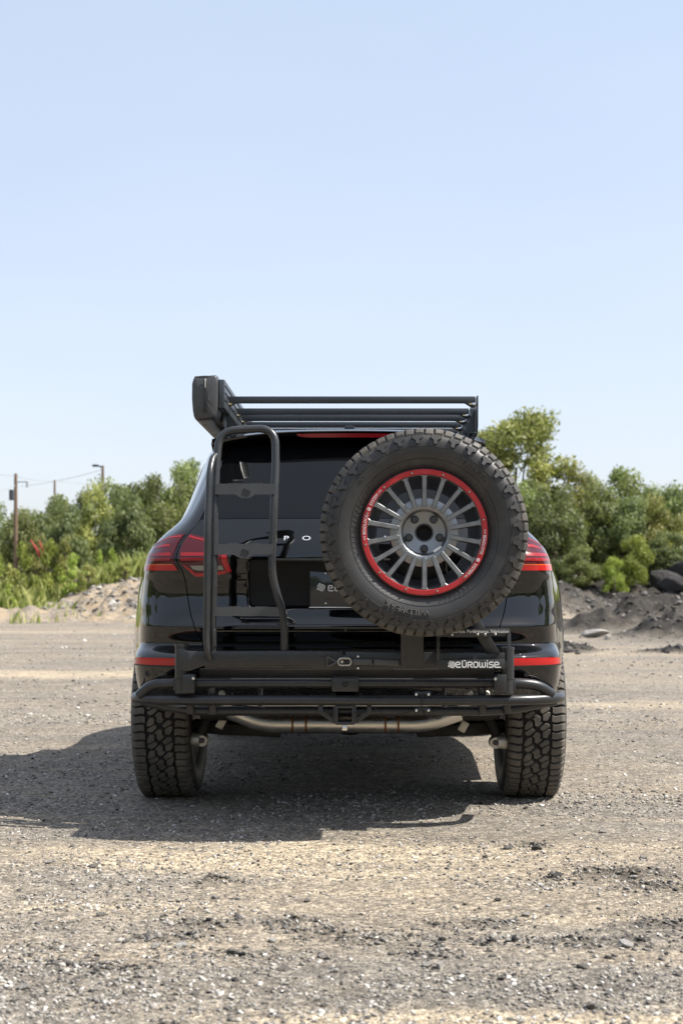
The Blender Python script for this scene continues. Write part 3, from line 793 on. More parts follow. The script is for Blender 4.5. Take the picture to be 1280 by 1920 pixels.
# ------------------------------------------------------------------ lettering
def text_mesh(name, s, size, depth, mat_, sx=1.0):
    cu = bpy.data.curves.new(name, 'FONT'); cu.body = s; cu.size = size; cu.extrude = depth / 2
    cu.align_x = 'CENTER'; cu.align_y = 'CENTER'; cu.resolution_u = 3
    ob = bpy.data.objects.new(name, cu); COL.objects.link(ob)
    dg = bpy.context.evaluated_depsgraph_get()
    me = bpy.data.meshes.new_from_object(ob.evaluated_get(dg))
    bpy.data.objects.remove(ob); bpy.data.curves.remove(cu)
    me.name = name; me.materials.clear(); me.materials.append(mat_)
    for v in me.vertices: v.co.x *= sx
    return me
def flat_text(name, s, size, depth, mat_, parent, loc, sx=1.0, bold=0.0, tilt=0.0):
    """text standing upright, facing -y"""
    me = text_mesh(name, s, size, depth, mat_, sx)
    for v in me.vertices:
        x, y, z = v.co; v.co = (x, -z, y)
    o = child(name, me, parent, loc); o.rotation_euler = (tilt, 0, 0); return o
def bent_text(name, s, size, r, ang, ysurf, depth, mat_, parent, sx=1.0):
    """text bent clockwise round the y axis, tops outward"""
    me = text_mesh(name, s, size, depth, mat_, sx)
    for v in me.vertices:
        x, y, z = v.co
        rr = r + y; th = ang - x / r
        v.co = (rr * math.cos(th), ysurf(rr) - z - depth * .3, rr * math.sin(th))
    return child(name, me, parent)
def ribbon(mb, pts, w, y0, thick):
    """mitred flat stroke in the xz plane, front at y0, 'thick' deep"""
    P = [Vector((p[0], p[1])) for p in pts]; n = len(P); Lp = []; Rp = []
    for i in range(n):
        d0 = (P[i] - P[i - 1]).normalized() if i else None
        d1 = (P[i + 1] - P[i]).normalized() if i < n - 1 else None
        if d0 is None: d0 = d1
        if d1 is None: d1 = d0
        t = (d0 + d1).normalized(); nn = Vector((-t.y, t.x))
        k = min(2.0, 1 / max(.35, nn.dot(Vector((-d0.y, d0.x)))))
        Lp.append(P[i] + nn * w / 2 * k); Rp.append(P[i] - nn * w / 2 * k)
    v = []; f = []
    for i in range(n):
        v += [(Lp[i].x, y0, Lp[i].y), (Rp[i].x, y0, Rp[i].y), (Lp[i].x, y0 + thick, Lp[i].y), (Rp[i].x, y0 + thick, Rp[i].y)]
    for i in range(n - 1):
        a, b = 4 * i, 4 * i + 4
        f += [(a, a + 1, b + 1, b), (a, b, b + 2, a + 2), (a + 1, a + 3, b + 3, b + 1), (a + 2, b + 2, b + 3, a + 3)]
    f += [(0, 2, 3, 1), (4 * n - 4, 4 * n - 3, 4 * n - 1, 4 * n - 2)]
    mb.add(v, f)
WORDMARK = [  # (advance, strokes); the maker's rounded lettering drawn as strokes, height 1
    (.95, [[(.14, .45), (.72, .52), (.74, .72), (.60, .86), (.26, .86), (.10, .70), (.10, .22), (.24, .08), (.86, .08)]]),
    (.92, [[(.14, 1.08), (.14, .24), (.26, .08), (.62, .08), (.76, .24), (.76, .90)], [(.40, 1.00), (.40, 1.16)], [(.60, 1.00), (.60, 1.16)]]),
    (.90, [[(.12, .00), (.12, .86), (.62, .86), (.76, .74), (.76, .58), (.62, .46), (.30, .46), (.82, .00)]]),
    (.90, [[(.44, .08), (.24, .08), (.11, .22), (.11, .72), (.24, .86), (.62, .86), (.75, .72), (.75, .22), (.62, .08), (.44, .08)]]),
    (1.20, [[(.10, .90), (.10, .22), (.22, .08), (.44, .08), (.55, .20), (.55, .80)], [(.55, .20), (.66, .08), (.90, .08), (1.02, .22), (1.02, .90)]]),
    (.34, [[(.14, .00), (.14, .84)], [(.14, 1.00), (.14, 1.18)]]),
    (.84, [[(.74, .86), (.24, .86), (.11, .76), (.11, .60), (.22, .48), (.60, .48), (.72, .38), (.72, .20), (.60, .08), (.02, .08)]]),
    (1.15, [[(.16, .46), (.74, .46), (.76, .72), (.62, .86), (.24, .86), (.10, .72), (.10, .22), (.24, .08), (1.10, .08)]])]
def emblem(mb, c, size, y0, thick, w=.078):
    """the maker's serpentine mark: slanted bars joined at alternate ends"""
    pts = []
    for i in range(6):
        cx_, cz_ = -.36 + .145 * i, .12 - .048 * i
        k = .62 if i in (0, 5) else 1.0
        a = (cx_ - .20, cz_ - .28); b = (cx_ + .20, cz_ + .28)
        if i == 0: a = (cx_ - .04, cz_ - .06)
        if i == 5: b = (cx_ + .04, cz_ + .06)
        pts += [a, b] if i % 2 == 0 else [b, a]
    q = []
    for i, p in enumerate(pts): q.append((c[0] + size * (p[0] * .95 + .04), c[1] + size * (p[1])))
    Q = fillet([Vector((p[0], p[1], 0)) for p in q], size * .075, 3)
    ribbon(mb, [(p.x, p.y) for p in Q], size * w, y0, thick)
def wordmark(mb, x0, z0, h, y0, thick, sx=1.0, count=8, stroke=.17):
    x = x0
    for i, (adv, strokes) in enumerate(WORDMARK[:count]):
        for j, st in enumerate(strokes):
            Q = fillet([Vector((x + p[0] * h * sx, z0 + p[1] * h, 0)) for p in st], h * .09, 2) if len(st) > 2 else [Vector((x + p[0] * h * sx, z0 + p[1] * h, 0)) for p in st]
            ribbon(mb, [(p.x, p.y) for p in Q], h * stroke, y0 - .0002 * j, thick)
        x += adv * h * sx
    return x

# ------------------------------------------------------------------ wheels
TR, TW = .3825, .127          # tyre radius, half tread width
PROF = [(.220, -.100), (.236, -.113), (.262, -.131), (.298, -.143), (.330, -.142), (.352, -.133), (.364, -.118), (.3690, -.104), (.3705, -.05), (.3708, 0.0)]
PROF = PROF + [(r, -y) for (r, y) in PROF[::-1][1:]]
def side_y(r):
    rs = [p[0] for p in PROF[:8]]; ys = [p[1] for p in PROF[:8]]
    return float(np.interp(r, rs, ys))
def drop(s):
    a = abs(s); return .0035 * a * a + (.030 * ((a - .86) / .24) ** 2 if a > .86 else 0)
PITCH = 32
def tread_mesh():
    mb = MB(); H = .0120
    ctr = [(0, 0), (.1, .1), (.2, .3), (.11, .36), (.1, .68), (0, .78), (-.11, .67), (-.21, .48), (-.12, .44), (-.13, .15)]
    la = [(-.46, .61), (-.38, .51), (-.27, .53), (-.07, .80), (-.11, .94), (-.18, 1.0), (-.47, .73)]
    lb = [(-.49, -.14), (-.38, -.16), (-.18, .04), (-.18, .37), (-.22, .41), (-.365, .41), (-.47, .12)]
    rot = lambda P: [(-s, .78 - t) for (s, t) in P]
    polys = [ctr, la, lb, rot(la), rot(lb)]
    def pt(s, t, h):
        a = t / PITCH * 2 * math.pi; r = .3705 - drop(s) + h
        return (r * math.cos(a), s * TW, r * math.sin(a))
    for k in range(PITCH):
        for P in polys:
            cx = sum(p[0] for p in P) / len(P); cy = sum(p[1] for p in P) / len(P); n = len(P)
            shr = lambda p, q: (cx + (p[0] - cx) * q, cy + (p[1] - cy) * q)
            v = [pt(p[0], k + p[1], 0) for p in P] + [pt(*[(a if i == 0 else k + a) for i, a in enumerate(shr(p, .88))], H * .9) for p in P] + [pt(*[(a if i == 0 else k + a) for i, a in enumerate(shr(p, .82))], H) for p in P]
            f = []
            for L in (0, 1):
                for i in range(n): j = (i + 1) % n; f.append((L * n + i, L * n + j, (L + 1) * n + j, (L + 1) * n + i))
            f.append(tuple(2 * n + i for i in range(n)))
            mb.add(v, f)
        for side in (-1, 1):
            for b in (0, 1):
                t0, t1 = (.055, .455) if b == 0 else (.565, .955)
                ss = [.535, .66, .78, .90, .98, 1.03] if b == 0 else [.56, .66, .78, .90, .98, 1.05]
                wob = [0, .05, .02, -.02, 0, .01]
                if side > 0: t0, t1 = .78 - t1, .78 - t0
                v = []; f = []; m_ = len(ss)
                for s, w in zip(ss, wob):
                    for (h, ins) in ((0, 0), (H * .9, .015), (H, .04)):
                        v.append(pt(side * s, k + t0 + w + ins, h)); v.append(pt(side * s, k + t1 + w - ins, h))
                for i in range(m_ - 1):
                    a, c = 6 * i, 6 * i + 6
                    f += [(a + 4, a + 5, c + 5, c + 4), (a, a + 2, c + 2, c), (a + 2, a + 4, c + 4, c + 2), (a + 1, c + 1, c + 3, a + 3), (a + 3, c + 3, c + 5, a + 5)]
                f += [(0, 1, 3, 2), (2, 3, 5, 4), (6 * m_ - 6, 6 * m_ - 4, 6 * m_ - 3, 6 * m_ - 5), (6 * m_ - 4, 6 * m_ - 2, 6 * m_ - 1, 6 * m_ - 3)]
                mb.add(v, f)
    return mesh('tread', mb.v, mb.f, M['rubberblock'], None)
TREAD = tread_mesh()
ROAD_TREAD = TREAD.copy(); ROAD_TREAD.materials[0] = M['dustytread']
def sidewall_mesh():
    mb = MB()
    shapes = [[(.3535, .04), (.3535, .66), (.3440, .72), (.3360, .54), (.3200, .48), (.3190, .30), (.3370, .28), (.3440, .07)]]
    for k in range(PITCH):
        for P in shapes:
            n = len(P); v = []
            for (h, q) in ((-.002, 1), (.0085, .90)):
                cr = sum(p[0] for p in P) / n; ct = sum(p[1] for p in P) / n
                for (r, t) in P:
                    r2 = cr + (r - cr) * q; a = (k + ct + (t - ct) * q) / PITCH * 2 * math.pi
                    v.append((r2 * math.cos(a), side_y(r2) - h, r2 * math.sin(a)))
            f = [(i, (i + 1) % n, n + (i + 1) % n, n + i) for i in range(n)] + [tuple(n + i for i in range(n))]
            mb.add(v, f)
    for k in range(84):                                    # ribs round the bead
        if (k % 42) in (20, 21, 22, 23): continue
        a = k / 84 * 2 * math.pi
        for (r0, r1, da, w) in ((.240, .256, .02, .0016), (.250, .262, -.015, .0016)):
            p = [(r0, a), (r1, a + da)]
            v = []
            for (r, t) in p:
                c, s = math.cos(t), math.sin(t)
                for sg in (-1, 1):
                    for h in (-.001, .0022): v.append((r * c - sg * w / 2 * s, side_y(r) - h, r * s + sg * w / 2 * c))
            mb.add(v, [(0, 1, 3, 2), (4, 6, 7, 5), (1, 5, 7, 3), (0, 4, 5, 1), (2, 3, 7, 6)])
    for r in (.3575, .268, .312):
        mb.lathe_y([(r - .0012, side_y(r - .0012) + .001), (r, side_y(r) - .0016), (r + .0012, side_y(r + .0012) + .001)], n=96)
    return mesh('sidewall_lugs', mb.v, mb.f, M['rubber'], 40)
SIDEW = sidewall_mesh()
_t = MB(); _t.lathe_y(PROF, n=128); TYRE = mesh('tyre', _t.v, _t.f, M['rubber'], True)
TYRE.materials.append(M['groove'])
for _p in TYRE.polygons:
    if min(math.hypot(TYRE.vertices[i].co.x, TYRE.vertices[i].co.z) for i in _p.vertices) > .3635: _p.material_index = 1
_b = MB(); _b.lathe_y([(.232, -.112), (.222, -.120), (.208, -.118), (.200, -.095), (.193, -.03), (.176, .05), (.172, .085), (.205, .100), (.226, .114)], n=96)
BARREL = mesh('barrel', _b.v, _b.f, M['gundark'], 50)
_h = MB(); _h.lathe_y([(.0305, -.055), (.0305, -.088), (.0345, -.0905), (.072, -.0885), (.0765, -.0905), (.0800, -.102), (.0865, -.1125), (.0905, -.1145), (.1180, -.1120), (.1260, -.1060), (.1270, -.085), (.110, -.060)], n=72)
HUB = mesh('hub', _h.v, _h.f, M['gun'], 45)
def spoke_mesh():
    mb = MB(); pts = []
    for i in range(9):
        a = math.pi / 2 + math.pi * i / 8; pts.append((.100 + .0086 * math.cos(a), .0086 * math.sin(a)))
    outline = [(.2085, .0150), (.199, .0090)] + pts + [(.199, -.0090), (.2085, -.0150)]
    n = len(outline)
    yf = lambda x: -.1195 - .004 * (x - .1) / .1
    cx, cz = .15, 0
    v = [(x, yf(x) + .040, z * 1.15) for x, z in outline] + [(x, yf(x) + .003, z) for x, z in outline] + [(cx + (x - cx) * .985, yf(x), z * .74) for x, z in outline]
    f = []
    for L in (0, 1):
        for i in range(n): j = (i + 1) % n; f.append((L * n + i, L * n + j, (L + 1) * n + j, (L + 1) * n + i))
    f.append(tuple(2 * n + i for i in range(n)))
    mb.add(v, f)
    bm = bmesh.new(); me = mesh('spoke', mb.v, mb.f, M['gun'], None); bm.from_mesh(me); bmesh.ops.recalc_face_normals(bm, faces=bm.faces); bm.to_mesh(me); bm.free()
    return me
SPOKE = spoke_mesh()
_n = MB(); _n.cyl((0, .03, 0), (0, -.012, 0), .0115, 6); _n.lathe_y([(.0115, .0), (.0150, .003), (.0152, .02)], n=18)
NUT = mesh('lug_nut', _n.v, _n.f, M['powder2'], 40)
_q = MB(); _q.lathe_y([(.0001, -.0045), (.003, -.0045), (.0046, -.0025), (.0048, .003)], n=12)
BOLT = mesh('bolt', _q.v, _q.f, M['zinc'], 40)

def build_wheel(root, detailed):
    ty = child('tyre', TYRE, root)
    t = child('tread', TREAD, ty); tag(t, kind='stuff')
    child('sidewall_lugs', SIDEW, ty)
    o = child('sidewall_lugs', SIDEW, ty); o.rotation_euler = (0, 0, math.pi)
    rim = child('rim', BARREL, root)
    child('hub', HUB, rim)
    for i in range(18):
        o = child('spoke', SPOKE, rim); o.rotation_euler = (0, -R(10 + 20 * i), 0)
    for i in range(5):
        a = R(-90 + 72 * i); child('lug_nut', NUT, rim, (.0585 * math.cos(a), -.094, .0585 * math.sin(a)))
    ring = MB(); ring.lathe_y([(.2095, -.118), (.2098, -.1285), (.2110, -.130), (.2265, -.130), (.2295, -.127), (.2300, -.112)], n=128)
    rg = ring.build('beadlock_ring', M['redring'], root, 40)
    for i in range(12):
        a = R(102 - 30 * i); child('bolt', BOLT, rg, (.2185 * math.cos(a), -.131, .2185 * math.sin(a)))
    return ty, rim, rg

# ------------------------------------------------------------------ the car's body surface
U = np.array([0, .29, .51, .64, .84, 1.10, 1.55, 2.5, 3.6, 4.45, 5.10, 5.5, 5.95])
#       z     yc    c3x   c3y    c4x   c4y    c5x   c5y   c6x
ROWS = [(.500, .130, .620, .160, .815, .265, .888, .52, .972),
        (.560, .078, .620, .108, .825, .225, .895, .50, .982),
        (.630, .052, .620, .084, .828, .198, .898, .49, .986),
        (.662, .048, .615, .080, .826, .194, .898, .485, .985),
        (.682, .068, .600, .100, .815, .204, .896, .485, .982),
        (.700, .122, .585, .150, .802, .226, .894, .490, .980),
        (.716, .140, .578, .168, .798, .240, .893, .492, .978),
        (.776, .100, .606, .138, .803, .230, .891, .492, .975),
        (.787, .098, .610, .137, .804, .230, .890, .493, .974),
        (.800, .109, .614, .147, .806, .235, .889, .495, .973),
        (.828, .130, .626, .167, .808, .245, .887, .50, .971),
        (.870, .143, .636, .182, .812, .256, .884, .505, .967),
        (.920, .150, .645, .192, .809, .264, .879, .505, .961),
        (.970, .142, .652, .186, .806, .262, .872, .505, .951),
        (1.01, .127, .664, .177, .804, .256, .864, .495, .937),
        (1.06, .117, .688, .180, .798, .258, .855, .500, .916),
        (1.11, .130, .678, .204, .780, .284, .832, .505, .886),
        (1.165, .164, .645, .238, .740, .322, .787, .525, .832),
        (1.20, .188, .615, .260, .702, .345, .748, .535, .792),
        (1.225, .207, .600, .276, .678, .360, .724, .545, .768),
        (1.30, .272, .577, .338, .6425, .425, .688, .590, .736),
        (1.40, .360, .550, .424, .611, .505, .653, .650, .702),
        (1.50, .450, .522, .512, .577, .585, .616, .710, .664),
        (1.555, .502, .503, .560, .553, .630, .594, .760, .636),
        (1.590, .560, .470, .606, .512, .668, .552, .790, .594)]
net = []
for (z, yc, x3, y3, x4, y4, x5, y5, x6) in ROWS:
    r = [(0, yc, z), (.453 * x3, yc + (y3 - yc) * .2, z), (.797 * x3, yc + (y3 - yc) * .63, z), (x3, y3, z), (x4, y4, z), (x5, y5, z), (x6, .95, z)]
    if z <= 1.07:
        zf = z if z < .7 else .7 + (z - .7) * .5
        low = .40 if z == .5 else z
        r += [(x6 - .012, 1.9, low), (x6 - .006, 3.0, low), (x6, 3.84, max(low, zf + .05)), (.80 * x6 / .97, 4.42, zf), (.42, 4.63, zf), (0, 4.69, zf)]
    elif z <= 1.12:
        r += [(.890, 1.9, z), (.880, 3.0, z), (.80, 3.8, 1.03), (.66, 4.2, .96), (.36, 4.35, .955), (0, 4.4, .955)]
    else:
        t = (z - 1.165) / .425; L = lambda a, b: a + (b - a) * t
        y8 = L(3.30, 2.50)
        r += [(L(.83, .61), 1.9, z + .05 * t), (L(.75, .55), y8, z + .035 * t), (L(.62, .45), y8 + .12, z + .03 * t), (L(.42, .30), y8 + .2, z + .03 * t), (L(.2, .15), y8 + .24, z + .03 * t), (0, y8 + .25, z + .03 * t)]
    net.append(r)
net = np.array(net, float)
base = net[-1]
Vk = [q[0] for q in ROWS]
for i, f in enumerate((.12, .35, .65, 1.0)):
    q = base.copy(); q[:, 0] *= (1 - f); q[:, 1] += (np.clip(base[:, 1], 1.05, 2.4) - base[:, 1]) * f
    q[:, 2] += .048 * (1 - (1 - f) ** 2)
    net = np.concatenate([net, q[None]]); Vk.append(1.59 + .05 * (i + 1))
Vk = np.array(Vk)
VTOP = Vk[-1]
def pchip_rows(v):
    """monotone cubic along the rows, for all columns at once"""
    h = np.diff(Vk)[:, None, None]; d = np.diff(net, axis=0) / h
    m = np.zeros_like(net)
    w1 = 2 * h[1:] + h[:-1]; w2 = h[1:] + 2 * h[:-1]
    same = d[:-1] * d[1:] > 0
    with np.errstate(divide='ignore', invalid='ignore'):
        m[1:-1] = np.where(same, (w1 + w2) / (w1 / d[:-1] + w2 / d[1:]), 0)
    m[0] = d[0]; m[-1] = d[-1]
    i = np.clip(np.searchsorted(Vk, v, side='right') - 1, 0, len(Vk) - 2)
    H = (Vk[i + 1] - Vk[i])[:, None, None]; t = ((v - Vk[i]) / (Vk[i + 1] - Vk[i]))[:, None, None]
    return net[i] * (2 * t ** 3 - 3 * t * t + 1) + m[i] * H * (t ** 3 - 2 * t * t + t) + net[i + 1] * (3 * t * t - 2 * t ** 3) + m[i + 1] * H * (t ** 3 - t * t)
def surf(u, v):
    """points on the body for paired arrays u (signed: left is negative), v"""
    u = np.asarray(u, float); v = np.asarray(v, float); shp = u.shape; u = u.ravel(); v = v.ravel()
    sg = np.where(u < 0, -1.0, 1.0); a = np.abs(u)
    A = pchip_rows(v)
    mir = A[:, 1:2] * np.array([-1, 1, 1]); mirf = A[:, -2:-1] * np.array([-1, 1, 1])
    B = np.concatenate([mir, A, mirf], 1); K = np.concatenate([[-U[1]], U, [2 * U[-1] - U[-2]]])
    h = np.diff(K)[None, :, None]; d = np.diff(B, axis=1) / h
    m = (d[:, :-1] * h[:, 1:] + d[:, 1:] * h[:, :-1]) / (h[:, 1:] + h[:, :-1])      # tangents at columns 1..n-2
    i = np.clip(np.searchsorted(U, a, side='right') - 1, 0, len(U) - 2); n = np.arange(len(a))
    H = (U[i + 1] - U[i])[:, None]; t = ((a - U[i]) / (U[i + 1] - U[i]))[:, None]
    P = A[n, i] * (2 * t ** 3 - 3 * t * t + 1) + m[n, i] * H * (t ** 3 - 2 * t * t + t) + A[n, i + 1] * (3 * t * t - 2 * t ** 3) + m[n, i + 1] * H * (t ** 3 - t * t)
    P[:, 0] *= sg
    return P.reshape(*shp, 3)
def snormal(u, v):
    e = 1e-3
    du = surf(u + e, v) - surf(u - e, v); dv = surf(u, np.clip(v + e, Vk[0], VTOP)) - surf(u, np.clip(v - e, Vk[0], VTOP))
    n = np.cross(du, dv); n /= np.linalg.norm(n, axis=-1, keepdims=True) + 1e-12
    return n
def off(u, v, d):
    return surf(u, v) + snormal(u, v) * np.asarray(d)[..., None] if np.ndim(d) else surf(u, v) + snormal(u, v) * d
def gridfaces(ny_, nx_):
    return [(j * nx_ + i, j * nx_ + i + 1, (j + 1) * nx_ + i + 1, (j + 1) * nx_ + i) for j in range(ny_ - 1) for i in range(nx_ - 1)]
def vs_dense(lo, hi, step=.006):
    return np.linspace(lo, hi, max(2, int(round((hi - lo) / step)) + 1))
US = np.concatenate([np.linspace(.6425, 1.6, 70), np.linspace(1.6, 2.2, 50)[1:], np.linspace(2.2, 3.9, 40)[1:], np.linspace(3.9, 4.9, 50)[1:], np.linspace(4.9, 5.95, 24)[1:]])
UC = np.linspace(-.6425, .6425, 121)
UALL = np.concatenate([-US[::-1], UC[1:-1], US])
def add_grid(mb, us, vs_, d=0.0):
    uu, vv = np.meshgrid(us, vs_)
    P = off(uu, vv, d) if d else surf(uu, vv)
    mb.add(P.reshape(-1, 3).tolist(), gridfaces(len(vs_), len(us)))

car = empty('car', (0, 0, 0))
tag(car, 'black sport utility vehicle with off-road tyres parked with its back to the camera', 'car')

mb = MB()
add_grid(mb, UALL, vs_dense(.50, .706))
for sgn in (-1, 1): add_grid(mb, US * sgn if sgn > 0 else -US[::-1], vs_dense(.706, 1.573))
add_grid(mb, UALL, vs_dense(1.573, VTOP, .02))
bm = bmesh.new(); me = mesh('body_shell', mb.v, mb.f, M['paint'], True); bm.from_mesh(me)
bmesh.ops.remove_doubles(bm, verts=bm.verts, dist=.0004)
WHEELS_Y = (.95, 3.845)
kill = []
def arch(v):
    for wy in WHEELS_Y:
        d = math.hypot(v.co.y - wy, v.co.z - .375)
        if abs(v.co.x) > .72 and d < .428: return wy
    return None
ins = {v: arch(v) for v in bm.verts}
for f in bm.faces:
    if all(ins[v] for v in f.verts): kill.append(f)
bmesh.ops.delete(bm, geom=kill, context='FACES')
for v in bm.verts:
    wy = ins.get(v)
    if wy:
        d = math.hypot(v.co.y - wy, v.co.z - .375) or 1e-6
        v.co.y = wy + (v.co.y - wy) / d * .428; v.co.z = .375 + (v.co.z - .375) / d * .428
bmesh.ops.recalc_face_normals(bm, faces=bm.faces)
bm.to_mesh(me); bm.free()
me.set_sharp_from_angle(angle=R(50))
body = child('body_shell', me, car)

# inner liner behind the panel gaps
mb = MB(); add_grid(mb, np.linspace(-.70, .70, 60), vs_dense(.69, 1.58, .02), -.014); liner = mb.build('inner_panel', M['gap'], car, True)

def recess(u, v):
    """number plate niche pressed into the tailgate"""
    x = np.abs(surf(u, v)[..., 0])
    a = sstep(.405, .375, x) * sstep(.850, .905, v) * sstep(1.058, 1.046, v)
    return -.034 * a
def panel(name, us, vs_, mat_, parent, d=0.0, field=None, flange=.012, smooth=45):
    uu, vv = np.meshgrid(us, vs_)
    P = surf(uu, vv); Nn = snormal(uu, vv)
    dd = (field(uu, vv) if field is not None else 0) + d
    P = P + Nn * (dd[..., None] if np.ndim(dd) else dd)
    ny_, nx_ = uu.shape
    V_ = P.reshape(-1, 3).tolist(); F_ = gridfaces(ny_, nx_)
    ring = [(0, i) for i in range(nx_)] + [(j, nx_ - 1) for j in range(1, ny_)] + [(ny_ - 1, i) for i in range(nx_ - 2, -1, -1)] + [(j, 0) for j in range(ny_ - 2, 0, -1)]
    b0 = len(V_)
    for (j, i) in ring: V_.append((P[j, i] - Nn[j, i] * (flange + d)).tolist())
    n = len(ring)
    for k in range(n):
        a = ring[k][0] * nx_ + ring[k][1]; b = ring[(k + 1) % n][0] * nx_ + ring[(k + 1) % n][1]
        F_.append((b, a, b0 + k, b0 + (k + 1) % n))
    o = child(name, mesh(name, V_, F_, mat_, smooth), parent)
    return o
tailgate = panel('tailgate', np.linspace(-.6380, .6380, 181), vs_dense(.720, 1.222, .0042), M['paint'], car, field=recess)
rear_glass = panel('rear_window', np.linspace(-.6380, .6380, 101), vs_dense(1.2265, 1.572, .008), M['glass'], tailgate, d=-.003)
# rear pillar shut lines are the gaps; side glass
def strip(name, u0, u1, zb, zt, mat_, parent, d=.004, nu=40, nv=10, mirror=True, flange=.008):
    """patch between two height curves, laid d proud of the body, on one side (sign of u0)"""
    us = np.linspace(u0, u1, nu); a = np.abs(us)
    lo = np.interp(a, *zip(*zb)) if hasattr(zb, '__len__') else np.full(nu, zb)
    hi = np.interp(a, *zip(*zt)) if hasattr(zt, '__len__') else np.full(nu, zt)
    tt = np.linspace(0, 1, nv)[:, None]
    vv = lo[None] * (1 - tt) + hi[None] * tt; uu = np.repeat(us[None], nv, 0)
    P = surf(uu, vv); Nn = snormal(uu, vv); P = P + Nn * d
    # pillow the edges
    ny_, nx_ = uu.shape; V_ = P.reshape(-1, 3).tolist(); F_ = gridfaces(ny_, nx_)
    ring = [(0, i) for i in range(nx_)] + [(j, nx_ - 1) for j in range(1, ny_)] + [(ny_ - 1, i) for i in range(nx_ - 2, -1, -1)] + [(j, 0) for j in range(ny_ - 2, 0, -1)]
    b0 = len(V_); n = len(ring)
    for (j, i) in ring: V_.append((P[j, i] - Nn[j, i] * (flange + d)).tolist())
    for k in range(n):
        p = ring[k][0] * nx_ + ring[k][1]; q = ring[(k + 1) % n][0] * nx_ + ring[(k + 1) % n][1]
        F_.append((q, p, b0 + k, b0 + (k + 1) % n))
    return child(name, mesh(name, V_, F_, mat_, 40), parent)
def smooth_curve(pts, n=24):
    xs_, ys_ = zip(*pts); x = np.linspace(xs_[0], xs_[-1], n)
    y = np.interp(x, xs_, ys_)
    for _ in range(3): y[1:-1] = (y[:-2] + 2 * y[1:-1] + y[2:]) / 4
    return list(zip(x, y))
for sg, side in ((-1, 'left'), (1, 'right')):
    # lamp half on the wing
    top_o = smooth_curve([(.655, 1.160), (.70, 1.160), (.78, 1.150), (.88, 1.128), (.98, 1.095), (1.08, 1.055)])
    lo_ = strip('tail_light', sg * .655, sg * 1.08, 1.010, top_o, M['lens'], car, .004, 50, 16)
    lo_['label'] = f'dark red outer tail light on the {side} wing'
    strip('light_bar', sg * .672, sg * .93, 1.069, 1.082, M['lens_bar'], lo_, .0052, 30, 3)
    strip('light_bar', sg * .672, sg * .955, 1.051, 1.063, M['lens_bar'], lo_, .0052, 30, 3)
    strip('light_bar', sg * .70, sg * .86, smooth_curve([(.70, 1.108), (.78, 1.104), (.86, 1.098)]), smooth_curve([(.70, 1.117), (.78, 1.116), (.86, 1.102)]), M['lens_bar'], lo_, .0050, 30, 3)
    strip('light_bar', sg * .664, sg * .90, smooth_curve([(.664, 1.146), (.75, 1.142), (.90, 1.112)]), smooth_curve([(.664, 1.153), (.75, 1.149), (.90, 1.115)]), M['lens_bar'], lo_, .0050, 30, 3)
    strip('lower_reflector', sg * .660, sg * 1.05, 1.013, 1.036, M['lens_bright'], lo_, .0055, 40, 4)
    strip('glint_strip', sg * .668, sg * 1.0, 1.034, 1.0385, M['amber'], lo_, .0062, 40, 2)
    # lamp half on the tailgate
    top_i = smooth_curve([(.445, 1.088), (.47, 1.108), (.51, 1.128), (.56, 1.146), (.628, 1.160)])
    bot_i = smooth_curve([(.445, 1.003), (.50, .993), (.575, .984), (.600, .992), (.615, 1.014), (.628, 1.034)])
    li_ = strip('tail_light', sg * .445, sg * .628, bot_i, top_i, M['lens'], car, .004, 40, 16)
    li_['label'] = f'dark red inner tail light on the {side} of the tailgate'
    strip('light_bar', sg * .475, sg * .620, 1.069, 1.082, M['lens_bar'], li_, .0052, 20, 3)
    strip('light_bar', sg * .475, sg * .620, 1.051, 1.063, M['lens_bar'], li_, .0052, 20, 3)
    strip('light_bar', sg * .52, sg * .620, smooth_curve([(.52, 1.122), (.62, 1.146)]), smooth_curve([(.52, 1.127), (.62, 1.153)]), M['lens_bar'], li_, .0050, 20, 3)
    strip('corner_bar', sg * .448, sg * .468, smooth_curve([(.448, 1.008), (.468, 1.004)]), smooth_curve([(.448, 1.082), (.468, 1.090)]), M['lens_bright'], li_, .0056, 6, 10)
    strip('lower_bar', sg * .470, sg * .588, smooth_curve([(.47, 1.000), (.52, .993), (.588, .988)]), smooth_curve([(.47, 1.011), (.52, 1.005), (.588, 1.000)]), M['lens_bright'], li_, .0056, 24, 3)
    strip('lower_bar', sg * .588, sg * .618, smooth_curve([(.588, .988), (.604, 1.003), (.618, 1.026)]), smooth_curve([(.588, 1.002), (.604, 1.020), (.618, 1.036)]), M['lens_bright'], li_, .0056, 12, 3)
    strip('reversing_light', sg * .474, sg * .592, smooth_curve([(.474, 1.015), (.575, 1.011), (.592, 1.018)]), smooth_curve([(.474, 1.031), (.592, 1.031)]), M['lens_clear'], li_, .0054, 20, 3)
    # bumper reflectors
    rf = strip('reflector', sg * .66, sg * .925, .633, smooth_curve([(.66, .662), (.85, .661), (.925, .655)]), M['lens_bright'], car, .004, 40, 5)
    rf['label'] = f'red reflector in the {side} corner of the bumper'
    strip('reflector_rim', sg * .655, sg * .935, .627, .632, M['blackplastic'], rf, .005, 40, 2)
    # side glass, wheel arch liner and trim
    strip('side_window', sg * 1.32, sg * 3.35, smooth_curve([(1.32, 1.19), (1.6, 1.15), (3.35, 1.15)]), smooth_curve([(1.32, 1.44), (1.6, 1.535), (2.5, 1.545), (3.0, 1.48), (3.35, 1.22)]), M['glass'], car, .002, 60, 14)
